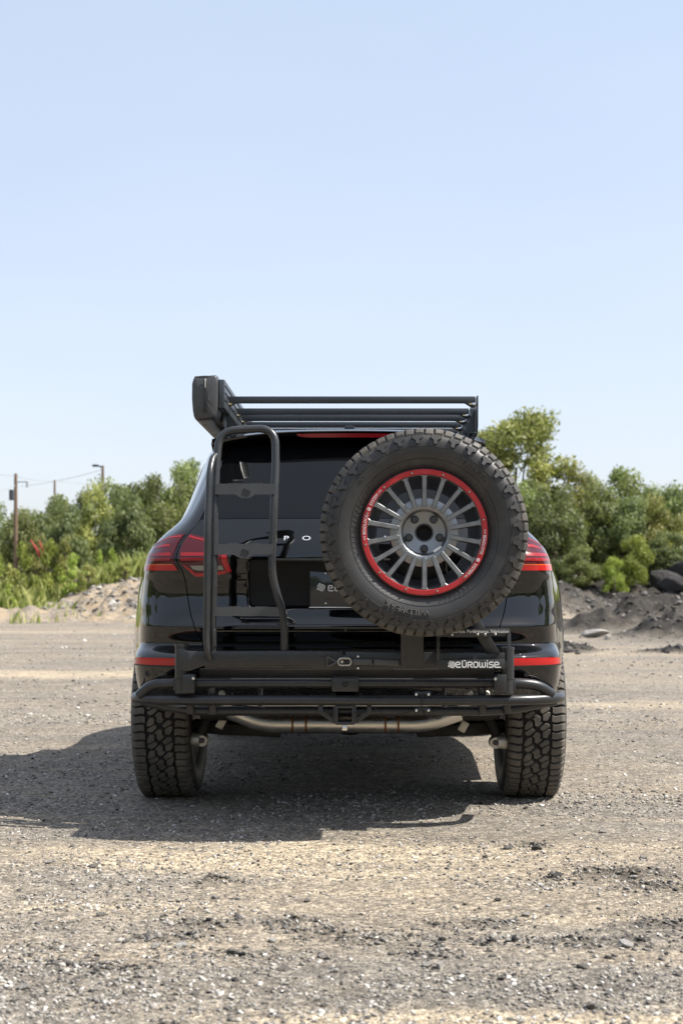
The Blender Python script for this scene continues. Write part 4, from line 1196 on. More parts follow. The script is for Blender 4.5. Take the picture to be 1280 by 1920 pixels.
    for wy in WHEELS_Y:
        mbl = MB(); n = 40; v = []; f = []
        for k in range(n + 1):
            a = .32 + (math.pi - .64) * k / n
            yy_ = wy + .43 * math.cos(a)
            k_ = min(1, max(0, (yy_ - .50) / .45)) if wy < 2 else 1
            xo = .878 + (.962 - .878) * (k_ * (2 - k_)) - .05 * max(0, .43 * math.sin(a) - .30)
            for (xx, rr) in ((.60, .44), (xo - .035, .44), (xo, .430), (xo + .006, .424), (xo + .002, .418), (xo - .01, .420)):
                v.append((sg * xx, wy + rr * math.cos(a), .375 + rr * math.sin(a)))
        for k in range(n):
            for i in range(5): f.append((k * 6 + i, k * 6 + i + 1, (k + 1) * 6 + i + 1, (k + 1) * 6 + i))
        mbl.add(v, f); mbl.build('wheel_arch', M['blackplastic'], car, 40)
strip('windscreen', 4.2, 5.95, 1.19, 1.56, M['glass'], car, .002, 30, 12)
strip('windscreen', -4.2, -5.95, 1.19, 1.56, M['glass'], car, .002, 30, 12)

# roof spoiler and high brake light
mb = MB(); v = []; f = []; nxs = 49
for i in range(nxs):
    x = -.585 + 1.17 * i / (nxs - 1); k = (x / .585) ** 2; k4 = k * k
    tz = 1.606 - .012 * k - .030 * k4; ty_ = .432 + .035 * k + .06 * k4
    prof = [(.90, tz + .036 - .02 * k), (.70, tz + .030 - .012 * k), (.55, tz + .017), (ty_ + .02, tz + .004), (ty_, tz - .003), (ty_ + .004, tz - .012), (ty_ + .03, tz - .020), (.54 + .05 * k, tz - .034), (.62 + .05 * k, tz - .02)]
    v += [(x, a, b) for a, b in prof]
m_ = 9
for i in range(nxs - 1):
    for j in range(m_ - 1): f.append((i * m_ + j, (i + 1) * m_ + j, (i + 1) * m_ + j + 1, i * m_ + j + 1))
f.append(tuple(range(m_))); f.append(tuple((nxs - 1) * m_ + j for j in range(m_))[::-1])
mb.add(v, f); spoiler = mb.build('roof_spoiler', M['paint'], car, 50)
mb = MB(); v = []; f = []
for i in range(31):
    x = -.215 + .43 * i / 30; k = (x / .585) ** 2
    tz = 1.606 - .012 * k; ty_ = .432 + .035 * k
    e_ = .25 + .75 * math.sqrt(max(0, 1 - abs(x / .216) ** 6))
    v += [(x, ty_ + .002, tz - .0135), (x, ty_ + .006, tz - .0135 - .0165 * e_), (x, ty_ + .05, tz - .016)]
for i in range(30):
    for j in range(2): f.append((i * 3 + j, i * 3 + 3 + j, i * 3 + 4 + j, i * 3 + j + 1))
mb.add(v, f)
hb = mb.build('brake_light', M['lens_bar'], spoiler, 30); hb['label'] = 'long thin red high brake light under the roof spoiler'
# shark-fin aerial
mb = MB(); c = W(655, 806, .72)
mb.prism([c + Vector((-.024, 0, -.03)), c + Vector((.024, 0, -.03)), c + Vector((.022, 0, .012)), c + Vector((.015, 0, .018)), c + Vector((-.015, 0, .018)), c + Vector((-.022, 0, .012))], .12, .004); mb.build('aerial', M['paint'], car)
# tailgate furniture: letters, plate, plate light bar, wiper
zl = 1.138
for k, ch in enumerate('PORSCHE'):
    px = 534 + 38 * k; x = (px - 648) / 470
    u_ = x * .64 / .66; p = off(np.array([u_]), np.array([zl]), .002)[0]; nr = snormal(np.array([u_]), np.array([zl]))[0]
    o = flat_text('letter', ch, .031, .004, M['chrome'], tailgate, p, sx=1.45, tilt=-math.atan2(nr[2], -nr[1]))
mb = MB(); pc = Vector((0, .148, 0)); zc = (W(0, 1103, .15)).z
plate_c = Vector((0.0, .147, zc)); mb.box(plate_c, (.298, .004, .150), .0015)
plate = mb.build('number_plate', mat('plate_dark', (.012, .016, .022), .12, coat=.4), tailgate)
mb = MB(); mb.box(plate_c + Vector((0, -.004, -.0765)), (.304, .006, .004), .001); mb.build('plate_edge', M['chrome'], plate)
mb = MB(); yb = plate_c.y - .0034
emblem(mb, (-.106, zc + .004), .040, yb, .001); wordmark(mb, -.078, zc - .012, .027, yb, .001, 1.0); mb.build('plate_lettering', M['white'], plate)
for sx in (-.085, .085):
    for sz in (-.06, .06):
        m2 = MB(); m2.lathe_y([(.0001, -.0025), (.0035, -.002), (.004, .002)], (sx, yb, zc + sz), 10); m2.build('plate_screw', M['zinc'], plate)
mb = MB(); mb.box((0, .118, 1.052), (.62, .035, .012), .004); mb.build('handle_strip', M['blackplastic'], tailgate)

# bumper furniture: grey valance, sensors, side marker
val = panel('valance', np.linspace(-.60, .60, 81), vs_dense(.548, .622, .008), M['plastic'], car, d=.006)
for x in (-.82, .72, -.42, .42):
    u_ = abs(x) * (.64 / .62) if abs(x) < .62 else .64 + (abs(x) - .62) / (.856 - .62) * .2
    p = off(np.array([math.copysign(u_, x)]), np.array([.597]), .001)[0]
    m2 = MB(); m2.lathe_y([(.0001, -.003), (.010, -.003), (.0115, -.001), (.0118, .004)], p, 20); m2.build('parking_sensor', M['blackplastic'], car)

# ------------------------------------------------------------------ road wheels and running gear
TC = (.812, .95, .372)
for (wx, wy) in ((-1, .95), (1, .95), (-1, 3.845), (1, 3.845)):
    e = bpy.data.objects.new('wheel', None); e.empty_display_size = .1; COL.objects.link(e); e.parent = car
    # one assembly of meshes, standing on the ground
    ty = child('tyre', TYRE, car); tr = child('tread', ROAD_TREAD, ty); tag(tr, kind='stuff'); rm = child('rim', BARREL, car)
    h1 = child('hub', HUB, rm); br = MB(); br.lathe_y([(.0001, .02), (.165, .02), (.165, .045), (.0001, .045)], n=40); br.build('brake_disc', M['gundark'], rm)
    for o in (ty, rm):
        o.location = (wx * TC[0], wy, TC[2]); o.rotation_euler = (0, random.uniform(0, .2), R(90) * wx); o.scale = (1, .93, 1)
    for i in range(18):
        o = child('spoke', SPOKE, rm); o.rotation_euler = (0, -R(10 + 20 * i), 0)
    bpy.data.objects.remove(e)
y = .72
mb = MB(); mb.box((0, .80, .335), (1.12, .10, .075), .015); mb.box((0, 1.15, .36), (1.0, .12, .10), .02); mb.tube(fillet([(-.62, .72, .40), (-.45, .78, .345), (.45, .78, .345), (.62, .72, .40)], .1), .018, 10); mb.build('subframe', M['under'], car)
for sg in (-1, 1):
    mb = MB(); mb.prism([Vector((sg * .30, .70, .33)), Vector((sg * .69, .70, .36)), Vector((sg * .69, .70, .305)), Vector((sg * .30, .70, .285))] if sg > 0 else [Vector((sg * .69, .70, .36)), Vector((sg * .30, .70, .33)), Vector((sg * .30, .70, .285)), Vector((sg * .69, .70, .305))], .10, .008)
    mb.build('control_arm', M['under'], car)
    c = W(379, 1388, .62) if sg < 0 else W(928, 1392, .62)
    mb = MB(); mb.tube([c + Vector((sg * .05, .03, 0)), c + Vector((0, 0, 0))], [.034, .025], 18); mb.tube([c + Vector((0, .04, 0)), c + Vector((0, -.012, -.002))], [.027, .024], 18); mb.build('damper_mount', M['alloy'], car)
    mb = MB(); mb.lathe_y([(.0001, -.010), (.009, -.010), (.012, -.006), (.012, .004)], c + Vector((0, -.012, 0)), 8); mb.build('damper_bolt', M['powder2'], car)
    mb = MB(); mb.tube([c + Vector((sg * .01, .03, .02)), Vector((sg * .52, .72, .62))], [.022, .03], 14); mb.build('damper', M['under'], car)
mb = MB(); mb.box((0, 2.4, .44), (1.30, 3.7, .14), .04); mb.box((0, .75, .56), (1.2, .9, .12), .03); mb.lathe_y([(.0001, -.10), (.09, -.09), (.13, 0), (.10, .14), (.0001, .16)], (.0, 1.10, .385), 24); mb.build('underbody', M['under'], car)
# exhaust: cross pipe with weld bands, and the silencer above it
ye = .40
mb = MB(); P = fillet([W(432, 1332, ye), W(490, 1357, ye), W(800, 1357, ye), W(862, 1336, ye)], .14, 10)
mb.tube(P, .037, 24); ex = mb.build('exhaust_pipe', M['steel'], car)
for px in (549, 574, 722, 746):
    m2 = MB(); c = W(px, 1357, ye); m2.tube([c + Vector((-.0045, 0, 0)), c + Vector((.0045, 0, 0))], .0385, 24); m2.build('weld_band', M['weld'], ex)
mb = MB(); c = W(648, 1316, .42); mb.box((c.x, .53, c.z - .006), (1.06, .22, .125), .045, seg=4); mb.build('silencer', M['steel'], car)
for px, py in ((415, 1356), (868, 1362)):
    c = W(px, py, .62); mb = MB(); mb.box(c, (.035, .03, .05), .006, Quaternion((0, 1, 0), .5).to_matrix()); mb.build('hanger_bracket', M['alloy'], car)

# tube bumper
bum = MB()
T_ = .0205
pm = fillet([Vector((-.862, .30, .497)), W(252, 1309, .10), W(330, 1313, .005), W(970, 1313, .005), W(1050, 1309, .10), Vector((.874, .30, .497))], .09, 8)
bum.tube(pm, T_, 18); bumper = bum.build('tube_bumper', M['powder'], car, 60); bumper['label'] = 'black tubular rear bumper bars under the body'
def tube_part(name, pts, r, rad=.08, m='powder', parent=None):
    q = MB(); q.tube(fillet(pts, rad, 8), r, 16); return q.build(name, M[m], parent or bumper, 60)
tube_part('upper_tube', [W(262, 1303, .08), W(285, 1283, .05), W(325, 1281, .03), W(975, 1281, .03), W(1008, 1284, .05), W(1034, 1302, .08)], .0205, .07)
tube_part('lower_tube', [W(268, 1314, .12), W(350, 1333, .07), W(945, 1333, .07), W(1040, 1314, .12)], .0195, .15)
for px in (398, 903): tube_part('strut', [W(px, 1288, .03), W(px + 1, 1338, .045)], .0165)
for px in (356, 948): tube_part('strut', [W(px, 1312, .03), W(px + 2, 1336, .05)], .0165)
for px in (488, 832): tube_part('strut', [W(px, 1290, .06), W(px, 1330, .08)], .009)
rc = MB()
def square_ring(mb, c, wo, wi, depth, bev=.003):
    o, i = wo / 2, wi / 2
    mb.box(c + Vector((0, depth / 2, (o + i) / 2)), (wo, depth, o - i), bev); mb.box(c + Vector((0, depth / 2, -(o + i) / 2)), (wo, depth, o - i), bev)
    mb.box(c + Vector((-(o + i) / 2, depth / 2 + .001, 0)), (o - i, depth, wi + .004), bev); mb.box(c + Vector((+(o + i) / 2, depth / 2 + .001, 0)), (o - i, depth, wi + .004), bev)
c = W(646.5, 1341, .0); square_ring(rc, c, .076, .053, .22); rc.build('hitch_receiver', M['powder'], bumper)
for sg in (-1, 1):
    g = MB(); X = lambda px: 646.5 + sg * px
    for poly in ([(16, 1324), (22, 1324), (22, 1356), (16, 1358)], [(22, 1346), (41, 1333), (41, 1322), (50, 1322), (50, 1337), (22, 1357)]):
        q = [W(X(a), b, .012) for a, b in poly]; q = q if sg > 0 else q[::-1]; g.prism(q, .008, .0015)
    g.build('gusset_plate', M['powder'], bumper)
m2 = MB(); m2.box(W(646, 1364, .02), (.022, .02, .024), .004); m2.lathe_y([(.0001, -.004), (.005, -.003), (.005, .004)], W(646, 1365, .005), 10); m2.build('safety_pin', M['zinc'], bumper)
m2 = MB(); m2.box(W(647, 1283, .02), (.106, .05, .056), .006); rb = m2.build('catch_block', M['powder'], bumper)
m2 = MB(); m2.lathe_y([(.0001, -.006), (.008, -.006), (.0115, -.003), (.0115, .004)], W(647, 1283, -.005), 6); m2.build('block_bolt', M['blackplastic'], rb)
for py, yy in ((1302, .012), (1332, .03)):
    m2 = MB(); m2.box(W(792, py, yy), (.066, .02, .026), .003); br = m2.build('light_bracket', M['powder'], bumper)
    for px in (780, 803):
        m3 = MB(); m3.lathe_y([(.0001, -.007), (.005, -.006), (.0068, -.002), (.0068, .003)], W(px, py, yy - .011), 12); m3.build('bracket_bolt', M['zinc'], br)
for px in (416, 880, 912):
    m3 = MB(); m3.lathe_y([(.0001, -.002), (.005, -.004), (.009, -.004), (.0135, 0), (.0135, .02)], W(px, 1301, .09), 16); m3.build('grommet', M['alloy'], bumper)
tube_part('cable', [W(700, 1325, .0), W(712, 1336, -.01), W(728, 1346, .0), W(745, 1340, .02), W(770, 1334, .02)], .0022, .05, 'blackplastic')
tube_part('cable', [W(792, 1334, .0), W(796, 1340, -.01), W(822, 1349, -.005), W(827, 1344, .02)], .0022, .05, 'blackplastic')
tube_part('cable', [W(790, 1300, -.015), W(791, 1318, -.02), W(790, 1330, 0)], .002, .05, 'blackplastic')

# ------------------------------------------------------------------ swing-out carrier
car_y = -.05
carrier = empty('wheel_carrier', (0, car_y, .5))
cl = carrier.location
tag(carrier, 'black swing-out spare wheel carrier with two hinged arms across the tailgate', 'carrier')
def cpart(name, mb, m='powder', parent=None, smooth=40):
    o = mb.build(name, M[m] if isinstance(m, str) else m, parent or carrier, smooth)
    if parent is None:
        for v in o.data.vertices: v.co -= cl
    else:
        for v in o.data.vertices: v.co -= cl
    return o
def poly(pts, y): return [W(a, b, y) for a, b in pts]
mb = MB(); mb.prism(poly([(336, 1216), (352, 1221), (643, 1221), (643, 1256), (590, 1256), (574, 1248), (384, 1248), (356, 1258), (336, 1258)], -.05), .055, .003); arm_l = cpart('swing_arm', mb)
mb = MB(); mb.prism(poly([(647, 1222), (946, 1224), (946, 1250), (745, 1251), (735, 1256), (647, 1256)], -.05), .055, .003); arm_r = cpart('swing_arm', mb)
for px, top, bot in ((340, 1207, 1300), (951, 1213, 1300)):
    a, b = W(px, top, -.02), W(px, bot, -.02)
    mb = MB(); r = .0265
    mb.tube([b + Vector((0, .015, 0)), b.lerp(a, .30) + Vector((0, .015, 0))], r * .95, 20); mb.tube([b.lerp(a, .305) + Vector((0, .015, 0)), b.lerp(a, .93) + Vector((0, .015, 0))], r, 20)
    mb.tube([b.lerp(a, .935) + Vector((0, .015, 0)), b.lerp(a, .99) + Vector((0, .015, 0)), a + Vector((0, .015, 0))], [r * 1.05, r * 1.05, r * .9], 20); hp = cpart('hinge_post', mb)
    mb = MB(); c = b.lerp(a, .18); sg = 1 if px < 600 else -1
    mb.box(c + Vector((sg * .03, .01, .004)), (.05, .06, .075), .006); mb.box(c + Vector((-sg * .018, .03, .0)), (.03, .05, .05), .005); cpart('hinge_block', mb)
    mb = MB(); mb.lathe_y([(.0001, -.008), (.006, -.007), (.009, -.002), (.009, .004)], c + Vector((sg * .05, -.022, .025)), 6); cpart('hinge_bolt', mb, 'zinc')
# wheel mount: upright, brace and hub plate behind the spare
SP = Vector((.288, -.262, 1.142))
mb = MB(); a = W(772, 1250, -.05); mb.box(Vector((a.x, -.062, (a.z + 1.0) / 2 - .0)), (.088, .03, 1.0 - a.z + .0), .003); cpart('upright', mb)
mb = MB(); mb.box(Vector((SP.x - .02, -.075, 1.06)), (.20, .03, .28), .004); mb.box(Vector((SP.x, -.115, SP.z)), (.17, .06, .17), .006); mb.tube([SP + Vector((0, .15, 0)), SP + Vector((0, .04, 0))], .055, 24); cpart('mount_plate', mb)
mb = MB(); mb.prism(poly([(868, 1150), (893, 1150), (938, 1226), (912, 1226)], -.055), .05, .003); cpart('brace', mb)
mb = MB(); mb.prism([Vector((.20, -.06, .95)), Vector((.46, -.06, .90)), Vector((.50, -.06, .84)), Vector((.48, -.06, .82)), Vector((.20, -.06, .88))], .03, .003); cpart('gusset', mb)
# latch
yl = -.062
mb = MB(); tri = [W(613, 1231, yl), W(613, 1251, yl), W(632, 1241, yl)]
P = fillet([tri[0].lerp(tri[1], .5), tri[1], tri[2], tri[0], tri[0].lerp(tri[1], .5)], .009, 4); mb.tube(P, .0042, 8)
mb.box(W(632, 1241, yl), (.02, .008, .012), .002); cpart('latch_hook', mb, 'latch')
mb = MB(); e0, e1 = W(640, 1241, yl - .006), W(652, 1241, yl - .006); P = []
for k in range(25):
    t = 2 * math.pi * k / 24; c = e1 if math.cos(t) > 0 else e0
    P.append(c + Vector((.0125 * math.cos(t), 0, .0135 * math.sin(t))))
mb.tube(P, .0034, 8); mb.cyl(W(641, 1241, yl - .012), W(641, 1241, yl + .012), .006, 12); cpart('latch_loop', mb, 'alloy')
mb = MB(); mb.box(W(680, 1241, yl), (.075, .022, .022), .003); mb.box(W(662, 1241, yl), (.03, .014, .010), .003)
mb.prism(poly([(700, 1237), (706, 1236), (748, 1238), (748, 1249), (706, 1247), (700, 1246)], yl - .006), .010, .002); cpart('latch_lever', mb, 'latch')
for py in (1231, 1253):
    mb = MB(); mb.lathe_y([(.0001, -.005), (.004, -.004), (.005, .004)], W(671, py, yl + .006), 10); cpart('latch_bolt', mb, 'zinc')
# sign frame with the maker's wordmark
yp = -.125
sf = MB(); ps = [(817, 1236), (951, 1236), (951, 1186), (949, 1181), (944, 1180), (846, 1180), (846, 1194), (822, 1194)]
bars = [[(818, 1238), (946, 1236), (946, 1254), (822, 1255), (818, 1252)], [(818, 1195), (824, 1195), (824, 1239), (818, 1239)], [(950, 1186), (957, 1186), (957, 1242), (953, 1248), (946, 1254), (946, 1240), (950, 1238)],
        [(846, 1193), (846, 1179), (950, 1178), (955, 1180), (957, 1187), (950, 1187), (946, 1193)], [(818, 1196), (818, 1190), (824, 1187), (846, 1187), (846, 1194), (826, 1194), (824, 1196)]]
for b in bars: sf.prism(poly(b, yp), .004, .0006)
sign = cpart('sign_frame', sf, 'powder2'); sign['label'] = 'black sign frame with white lettering below the spare wheel'
mb = MB(); a = W(860, 1190, yp + .03); mb.box(a + Vector((.04, .02, 0)), (.16, .05, .02), .003); mb.box(W(890, 1245, -.085), (.14, .07, .012), .002); cpart('sign_bracket', mb, 'powder', sign)
mb = MB(); s = s_at(yp); q = W(845.5, 1246, yp)
emblem(mb, (q.x, q.z), 17 / s, yp - .0012, .001, .085); q = W(853, 1252, yp); wordmark(mb, q.x, q.z, 12.2 / s, yp - .0012, .001, .98); cpart('sign_lettering', mb, 'white', sign)
me = flat_text('sign_motto', 'Service. Performance. Fabrication', 9.0 / s, .001, M['white'], sign, W(901, 1184, yp) + Vector((0, -.0006, 0)) - cl, sx=.86)
for px, py in ((847, 1190), (895, 1189.5), (909, 1189.5), (928, 1189)):
    mb = MB(); mb.lathe_y([(.0001, -.006), (.003, -.006), (.006, -.003), (.0066, .002)], W(px, py, yp - .001), 12); cpart('sign_bolt', mb, 'zinc', sign)

# ------------------------------------------------------------------ ladder
ladder = empty('ladder', (-.55, -.02, .69)); ll = ladder.location
tag(ladder, 'black tubular ladder with three flat steps standing against the left of the tailgate', 'ladder')
def lpart(name, mb, m='powder', parent=None):
    o = mb.build(name, M[m], parent or ladder, 60)
    for v in o.data.vertices: v.co -= ll
    return o
yb_, ym, yt = -.022, -.035, .045
hoop = [W(533, 1223, yb_), W(533, 1160, ym), W(509, 1078, ym), W(513, 960, -.015), W(517, 870, .02), W(516, 802, yt), W(412, 808, yt), W(406, 870, .02), W(402, 960, -.015), W(401, 1078, ym), W(398, 1160, ym), W(398, 1223, yb_)]
P = []
Q = fillet([hoop[0], hoop[1], hoop[2], hoop[3], hoop[4]], .06, 6) + fillet([hoop[4], hoop[5], hoop[6], hoop[7]], .085, 12)[1:] + fillet([hoop[7], hoop[8], hoop[9], hoop[10], hoop[11]], .06, 6)[1:]
mb = MB(); mb.tube(Q, .0155, 18); lpart('hoop', mb)
mb = MB(); mb.tube(fillet([W(407, 852, .03), W(399, 858, .0), W(393, 885, -.045), W(389, 1000, -.075), W(387, 1195, -.075), W(388, 1218, -.075), W(394, 1236, -.052)], .05, 7), .0130, 16); lpart('stay', mb)
for (py0, py1, pl, pr, em) in ((907, 927, 403, 515, True), (1020, 1040, 401, 512, True), (1138, 1155, 399, 531, False)):
    yy = -.045 if py0 > 950 else -.028
    cx_ = (pl + pr) / 2; mb = MB(); s = s_at(yy)
    top = []
    for (a, b) in ((.22, .40), (.60, .80)):                # serrated grip, one row of teeth each side
        x0 = pl + (pr - pl) * a; x1 = pl + (pr - pl) * b; nt_ = 9
        top.append((x0 - 1.2, py0)); top.append((x0 - 1, py0 + 3)); top.append((x0, py0 + 3)); top.append((x0 + .2, py0))
        for k in range(nt_):
            t0 = x0 + (x1 - x0) * (k + .15) / nt_; t1 = x0 + (x1 - x0) * (k + .5) / nt_; t2 = x0 + (x1 - x0) * (k + .95) / nt_
            top += [(t0, py0), (t1, py0 - 1.8), (t2, py0)]
        top += [(x1, py0), (x1 + .2, py0 + 3), (x1 + 1.2, py0 + 3), (x1 + 1.4, py0)]
    bottom = [(pr, py1), (cx_ + 20, py1), (cx_ + 8, py1 + 7), (cx_ - 6, py1 + 7), (cx_ - 18, py1), (pl, py1)] if em else [(pr, py1), (pl, py1)]
    pts = [(pl, py0)] + top + [(pr, py0)] + bottom
    mb.prism(poly(pts, yy), .004); mb.box(W(cx_, py0 + 1.5, yy + .020), ((pr - pl) / s, .034, .004), .001)
    st = lpart('step', mb, 'step')
    if em:
        m2 = MB(); c = W(cx_ + 1, py1 - 3, yy); emblem(m2, (c.x, c.z), 19 / s, yy - .0008, .0008, .075); lpart('step_emblem', m2, 'gap', st)
mb = MB(); mb.box(W(402, 1196, -.055), (.012, .05, .07), .002); lpart('weld_tab', mb)
for px in (397, 534):
    mb = MB(); mb.box(W(px, 1222, -.022), (.045, .045, .006), .002); lpart('foot', mb)

# ------------------------------------------------------------------ roof rack
rk = empty('roof_rack', (0, 1.5, 1.62)); rl = rk.location
tag(rk, 'low black aluminium roof rack with cross slats on the car roof', 'roof rack')
def rpart(name, mb, m='alu', parent=None):
    o = mb.build(name, M[m], parent or rk, 40)
    for v in o.data.vertices: v.co -= rl
    return o
y0 = .60
slat = MB(); slat.prism(poly([(423, 743), (890.5, 743), (890.5, 763), (884, 763), (871, 755), (442, 755), (429, 763), (423, 763)], y0), .032, .002)
sl = rpart('slat', slat)
XL, XR = W(421, 750, y0).x, W(893, 750, y0).x
for yy in (1.00, 1.24, 1.52, 1.80, 2.10, 2.40):
    o = child('slat', sl.data, rk, (0, yy - y0, 0))
zt_ = W(0, 742.5, y0).z
for x, sg in ((XL, -1), (XR, 1)):
    mb = MB(); pr = [(.585, zt_), (2.55, zt_), (2.70, zt_ - .05), (2.70, zt_ - .155), (.64, zt_ - .165), (.585, zt_ - .13)]
    v = [(x + sg * .000, a, b) for a, b in pr] + [(x + sg * .006, a, b) for a, b in pr]; n = len(pr)
    mb.add(v, [tuple(range(n)), tuple(range(2 * n - 1, n - 1, -1))] + [(i, n + i, n + (i + 1) % n, (i + 1) % n) for i in range(n)])
    rpart('side_rail', mb)
    mb = MB(); mb.box((x - sg * .015, 1.65, zt_ - .158), (.03, 2.1, .006), .002); rpart('rail_flange', mb)
    for yy in (.60, 1.00, 1.24, 1.52):
        mb = MB(); c = Vector((x - sg * .012, yy - .003, zt_ - .036)); mb.tube([c + Vector((sg * .012, .004, 0)), c, c - Vector((sg * .010, 0, 0))], [.008, .0085, .006], 10); rpart('rack_bolt', mb, 'zinc')
        mb = MB(); mb.tube([c - Vector((sg * .010, 0, 0)), c - Vector((sg * .020, 0, 0))], .0045, 8); rpart('rack_nut', mb, 'brass')
    for yy in (.95, 2.2):
        mb = MB(); mb.box((x - sg * .01, yy, 1.615), (.06, .14, .09), .012); rpart('rack_foot', mb, 'blackplastic')
    # gusset plates holding the rail from inside
    mb = MB(); mb.prism([Vector((x - sg * .004, .64, zt_ - .05)), Vector((x - sg * .050, .64, zt_ - .155)), Vector((x - sg * .004, .64, zt_ - .155))][::(1 if sg > 0 else -1)], .004); rpart('rail_gusset', mb)

# ------------------------------------------------------------------ awning bag
ya = .40
bag = empty('awning_bag', (-.60, 1.4, 1.66)); bl = bag.location
tag(bag, 'rolled awning in a long black vinyl bag beside the roof rack', 'awning')
def bpart(name, mb, m='vinyl', parent=None, sm=50):
    o = mb.build(name, M[m], parent or bag, sm)
    for v in o.data.vertices: v.co -= bl
    return o
c0 = W(384, 742, ya); hw, hh_ = .055, .091
def section(y, k, sag=0):
    out = []
    for i in range(56):
        a = 2 * math.pi * i / 56; ca, sa = math.cos(a), math.sin(a)
        e = .30
        x = math.copysign(abs(ca) ** e, ca); z = math.copysign(abs(sa) ** e, sa)
        # lower corners are cut back, the top slopes up to the right
        if z < -.2: x *= 1 - .20 * ((-z - .2) / .8) ** 1.5
        x *= 1 + .04 * math.cos(z * 1.3)
        zz = z * hh_ * k + .006 * x - sag * (z < 0) * abs(z)
        w_ = .0030 * float(fbm(np.array([y * 6 + a * 1.3]), np.array([a * 2.1]), 3)[0])
        out.append((c0.x + x * (hw + w_) * k, y, c0.z - .004 + zz + w_))
    return out
ys_ = [ya, ya + .002, ya + .008, ya + .02, ya + .05] + list(np.linspace(ya + .1, 2.42, 30)) + [2.45]
ks = [.88, .93, .97, .995, 1.0] + [1.0] * 30 + [.9]
mb = MB(); v = []; f = []
for q, k in zip(ys_, ks): v += section(q, k, .006)
n = 56
for j in range(len(ys_) - 1):
    for i in range(n): f.append((j * n + i, j * n + (i + 1) % n, (j + 1) * n + (i + 1) % n, (j + 1) * n + i))
# the sewn end panel bulges a little
v2 = []
for k, dy in ((.6, -.004), (.3, -.005)):
    b = len(v); src = section(ya, .88, .006)
    cc = Vector((c0.x, ya, c0.z - .004))
    v += [tuple(cc + (Vector(p) - cc) * k + Vector((0, dy + .0025 * float(fbm(np.array([p[0] * 60 + k * 9]), np.array([p[2] * 40]), 3)[0]), 0))) for p in src]
b1 = len(v) - 2 * n; b2 = len(v) - n
for i in range(n):
    j = (i + 1) % n
    f += [(j, i, b1 + i, b1 + j), (b1 + j, b1 + i, b2 + i, b2 + j)]
f.append(tuple(b2 + i for i in range(n)))
f.append(tuple((len(ys_) - 1) * n + i for i in range(n)))
mb.add(v, f)
bm = bmesh.new(); me_ = mesh('cover', mb.v, mb.f, M['vinyl'], 60); bm.from_mesh(me_); bmesh.ops.recalc_face_normals(bm, faces=bm.faces); bm.to_mesh(me_); bm.free()
cov = child('cover', me_, bag)
for vv in me_.vertices: vv.co -= bl
zx = c0.x + .002
mb = MB(); mb.box((zx - .004, ya - .0075, c0.z), (.004, .004, .140), .001); mb.box((zx + .004, ya - .0075, c0.z), (.004, .004, .140), .001); bpart('zip', mb, 'blackplastic')
mb = MB(); mb.box((zx + .001, ya - .012, c0.z + .060), (.007, .006, .018), .002); mb.box((zx + .001, ya - .013, c0.z + .043), (.005, .003, .022), .001); bpart('zip_pull', mb, 'alloy')
mb = MB(); mb.tube(crom([(c0.x - hw * .78, ya + .006, c0.z + hh_ * .86), (c0.x, ya + .003, c0.z + hh_ * .89), (c0.x + hw * .80, ya + .006, c0.z + hh_ * .88)], 6), .004, 8); bpart('piping', mb)
mb = MB(); mb.box((c0.x + hw + .014, 1.43, c0.z + .010), (.026, 2.04, .120), .003); ap = bpart('mounting_profile', mb, 'alu')
for dz in (-.03, .0, .03):
    m2 = MB(); m2.box((c0.x + hw + .0285, 1.43, c0.z + .015 + dz), (.003, 2.02, .004), .001); bpart('profile_groove', m2, 'gap', ap)
for yy in (.66, 1.6, 2.3):
    m2 = MB(); m2.box((XL - .012, yy, zt_ - .06), (.014, .05, .10), .002); bpart('mounting_bracket', m2, 'alu')

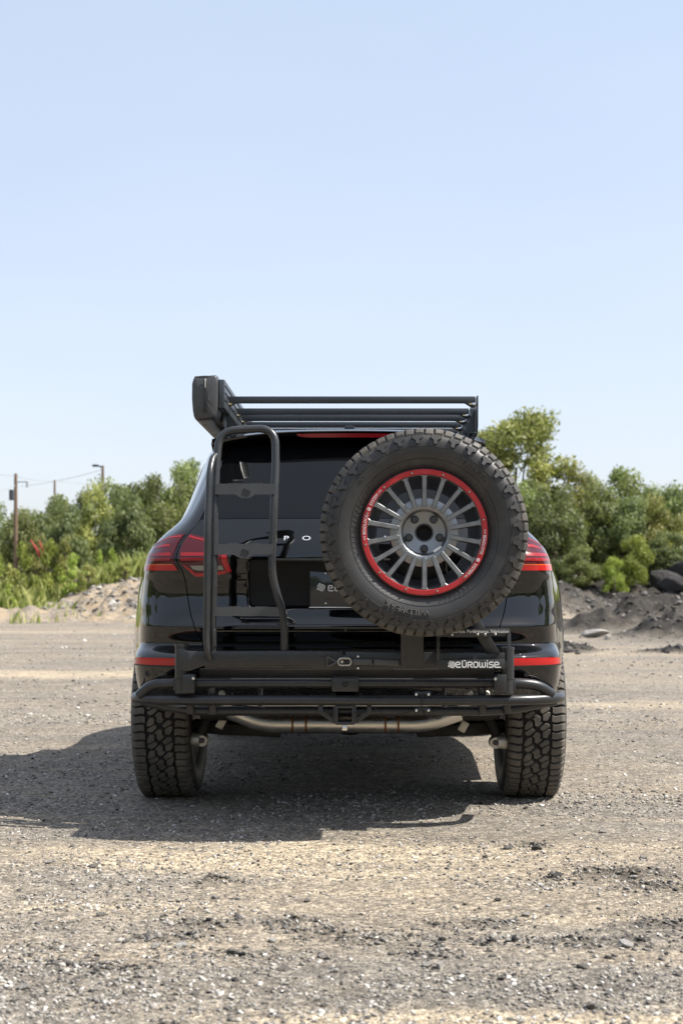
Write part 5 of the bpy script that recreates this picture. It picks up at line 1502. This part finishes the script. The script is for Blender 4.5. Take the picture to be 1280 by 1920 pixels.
# ------------------------------------------------------------------ spare wheel
spare = empty('spare_wheel', SP)
tag(spare, 'spare off-road wheel with grey spoked rim and red beadlock ring on the carrier', 'wheel')
ty, rim, rg = build_wheel(spare, True)
bent_text('tyre_lettering', 'WILDPEAK', .030, .291, R(-103), lambda r: side_y(r) - .001, .006, M['rubberblock'], ty, 1.15)
bent_text('tyre_lettering', 'FALKEN', .031, .289, R(50), lambda r: side_y(r) - .001, .006, M['rubberblock'], ty, 1.2)
bent_text('tyre_lettering', 'A/T', .016, .296, R(139), lambda r: side_y(r) - .001, .002, M['rubberblock'], ty, 1.1)
ys_ring = lambda r: -.1304
for a in (R(164), R(-21)):
    bent_text('ring_lettering', '<< BEADLOCK', .0155, .2180, a + R(11.5), ys_ring, .0006, M['white'], rg, .92)
    bent_text('ring_lettering', 'SYSTEM >>', .0155, .2180, a - R(19.5), ys_ring, .0006, M['white'], rg, .92)
    th = a - R(6.5)
    m2 = MB(); m2.lathe_y([(.0001, -.0006), (.0066, -.0006), (.0066, .001)], (.218 * math.cos(th), -.1304, .218 * math.sin(th)), 20); dsk = m2.build('ring_mark', M['white'], rg)
    m2 = MB(); m2.lathe_y([(.0030, -.0009), (.0045, -.0009)], (.218 * math.cos(th), -.1306, .218 * math.sin(th)), 16); m2.build('ring_mark', M['redring'], rg)
m2 = MB(); m2.lathe_y([(.0001, -.060), (.031, -.060)], n=32); m2.build('bore', M['gap'], rim)
m2 = MB(); m2.lathe_y([(.0285, -.062), (.0285, -.0895), (.0315, -.0915), (.0340, -.0905)], n=48); m2.build('bore_ring', M['powder2'], rim)
a = R(-52); m2 = MB(); m2.box(Vector((0, 0, 0)), (.034, .0012, .013), .0004); o = m2.build('sticker', M['sticker'], rim)
o.location = (.0800 * math.cos(a), -.1045, .0800 * math.sin(a)); o.rotation_euler = (0, R(-32), 0)
m2 = MB(); m2.tube([(.0, -.085, -.190), (.0, -.105, -.183), (.0, -.112, -.181)], [.005, .004, .0035], 10); m2.build('valve', M['alloy'], rim)

for o in bpy.data.objects:
    if '_root' in o.keys(): del o['_root']
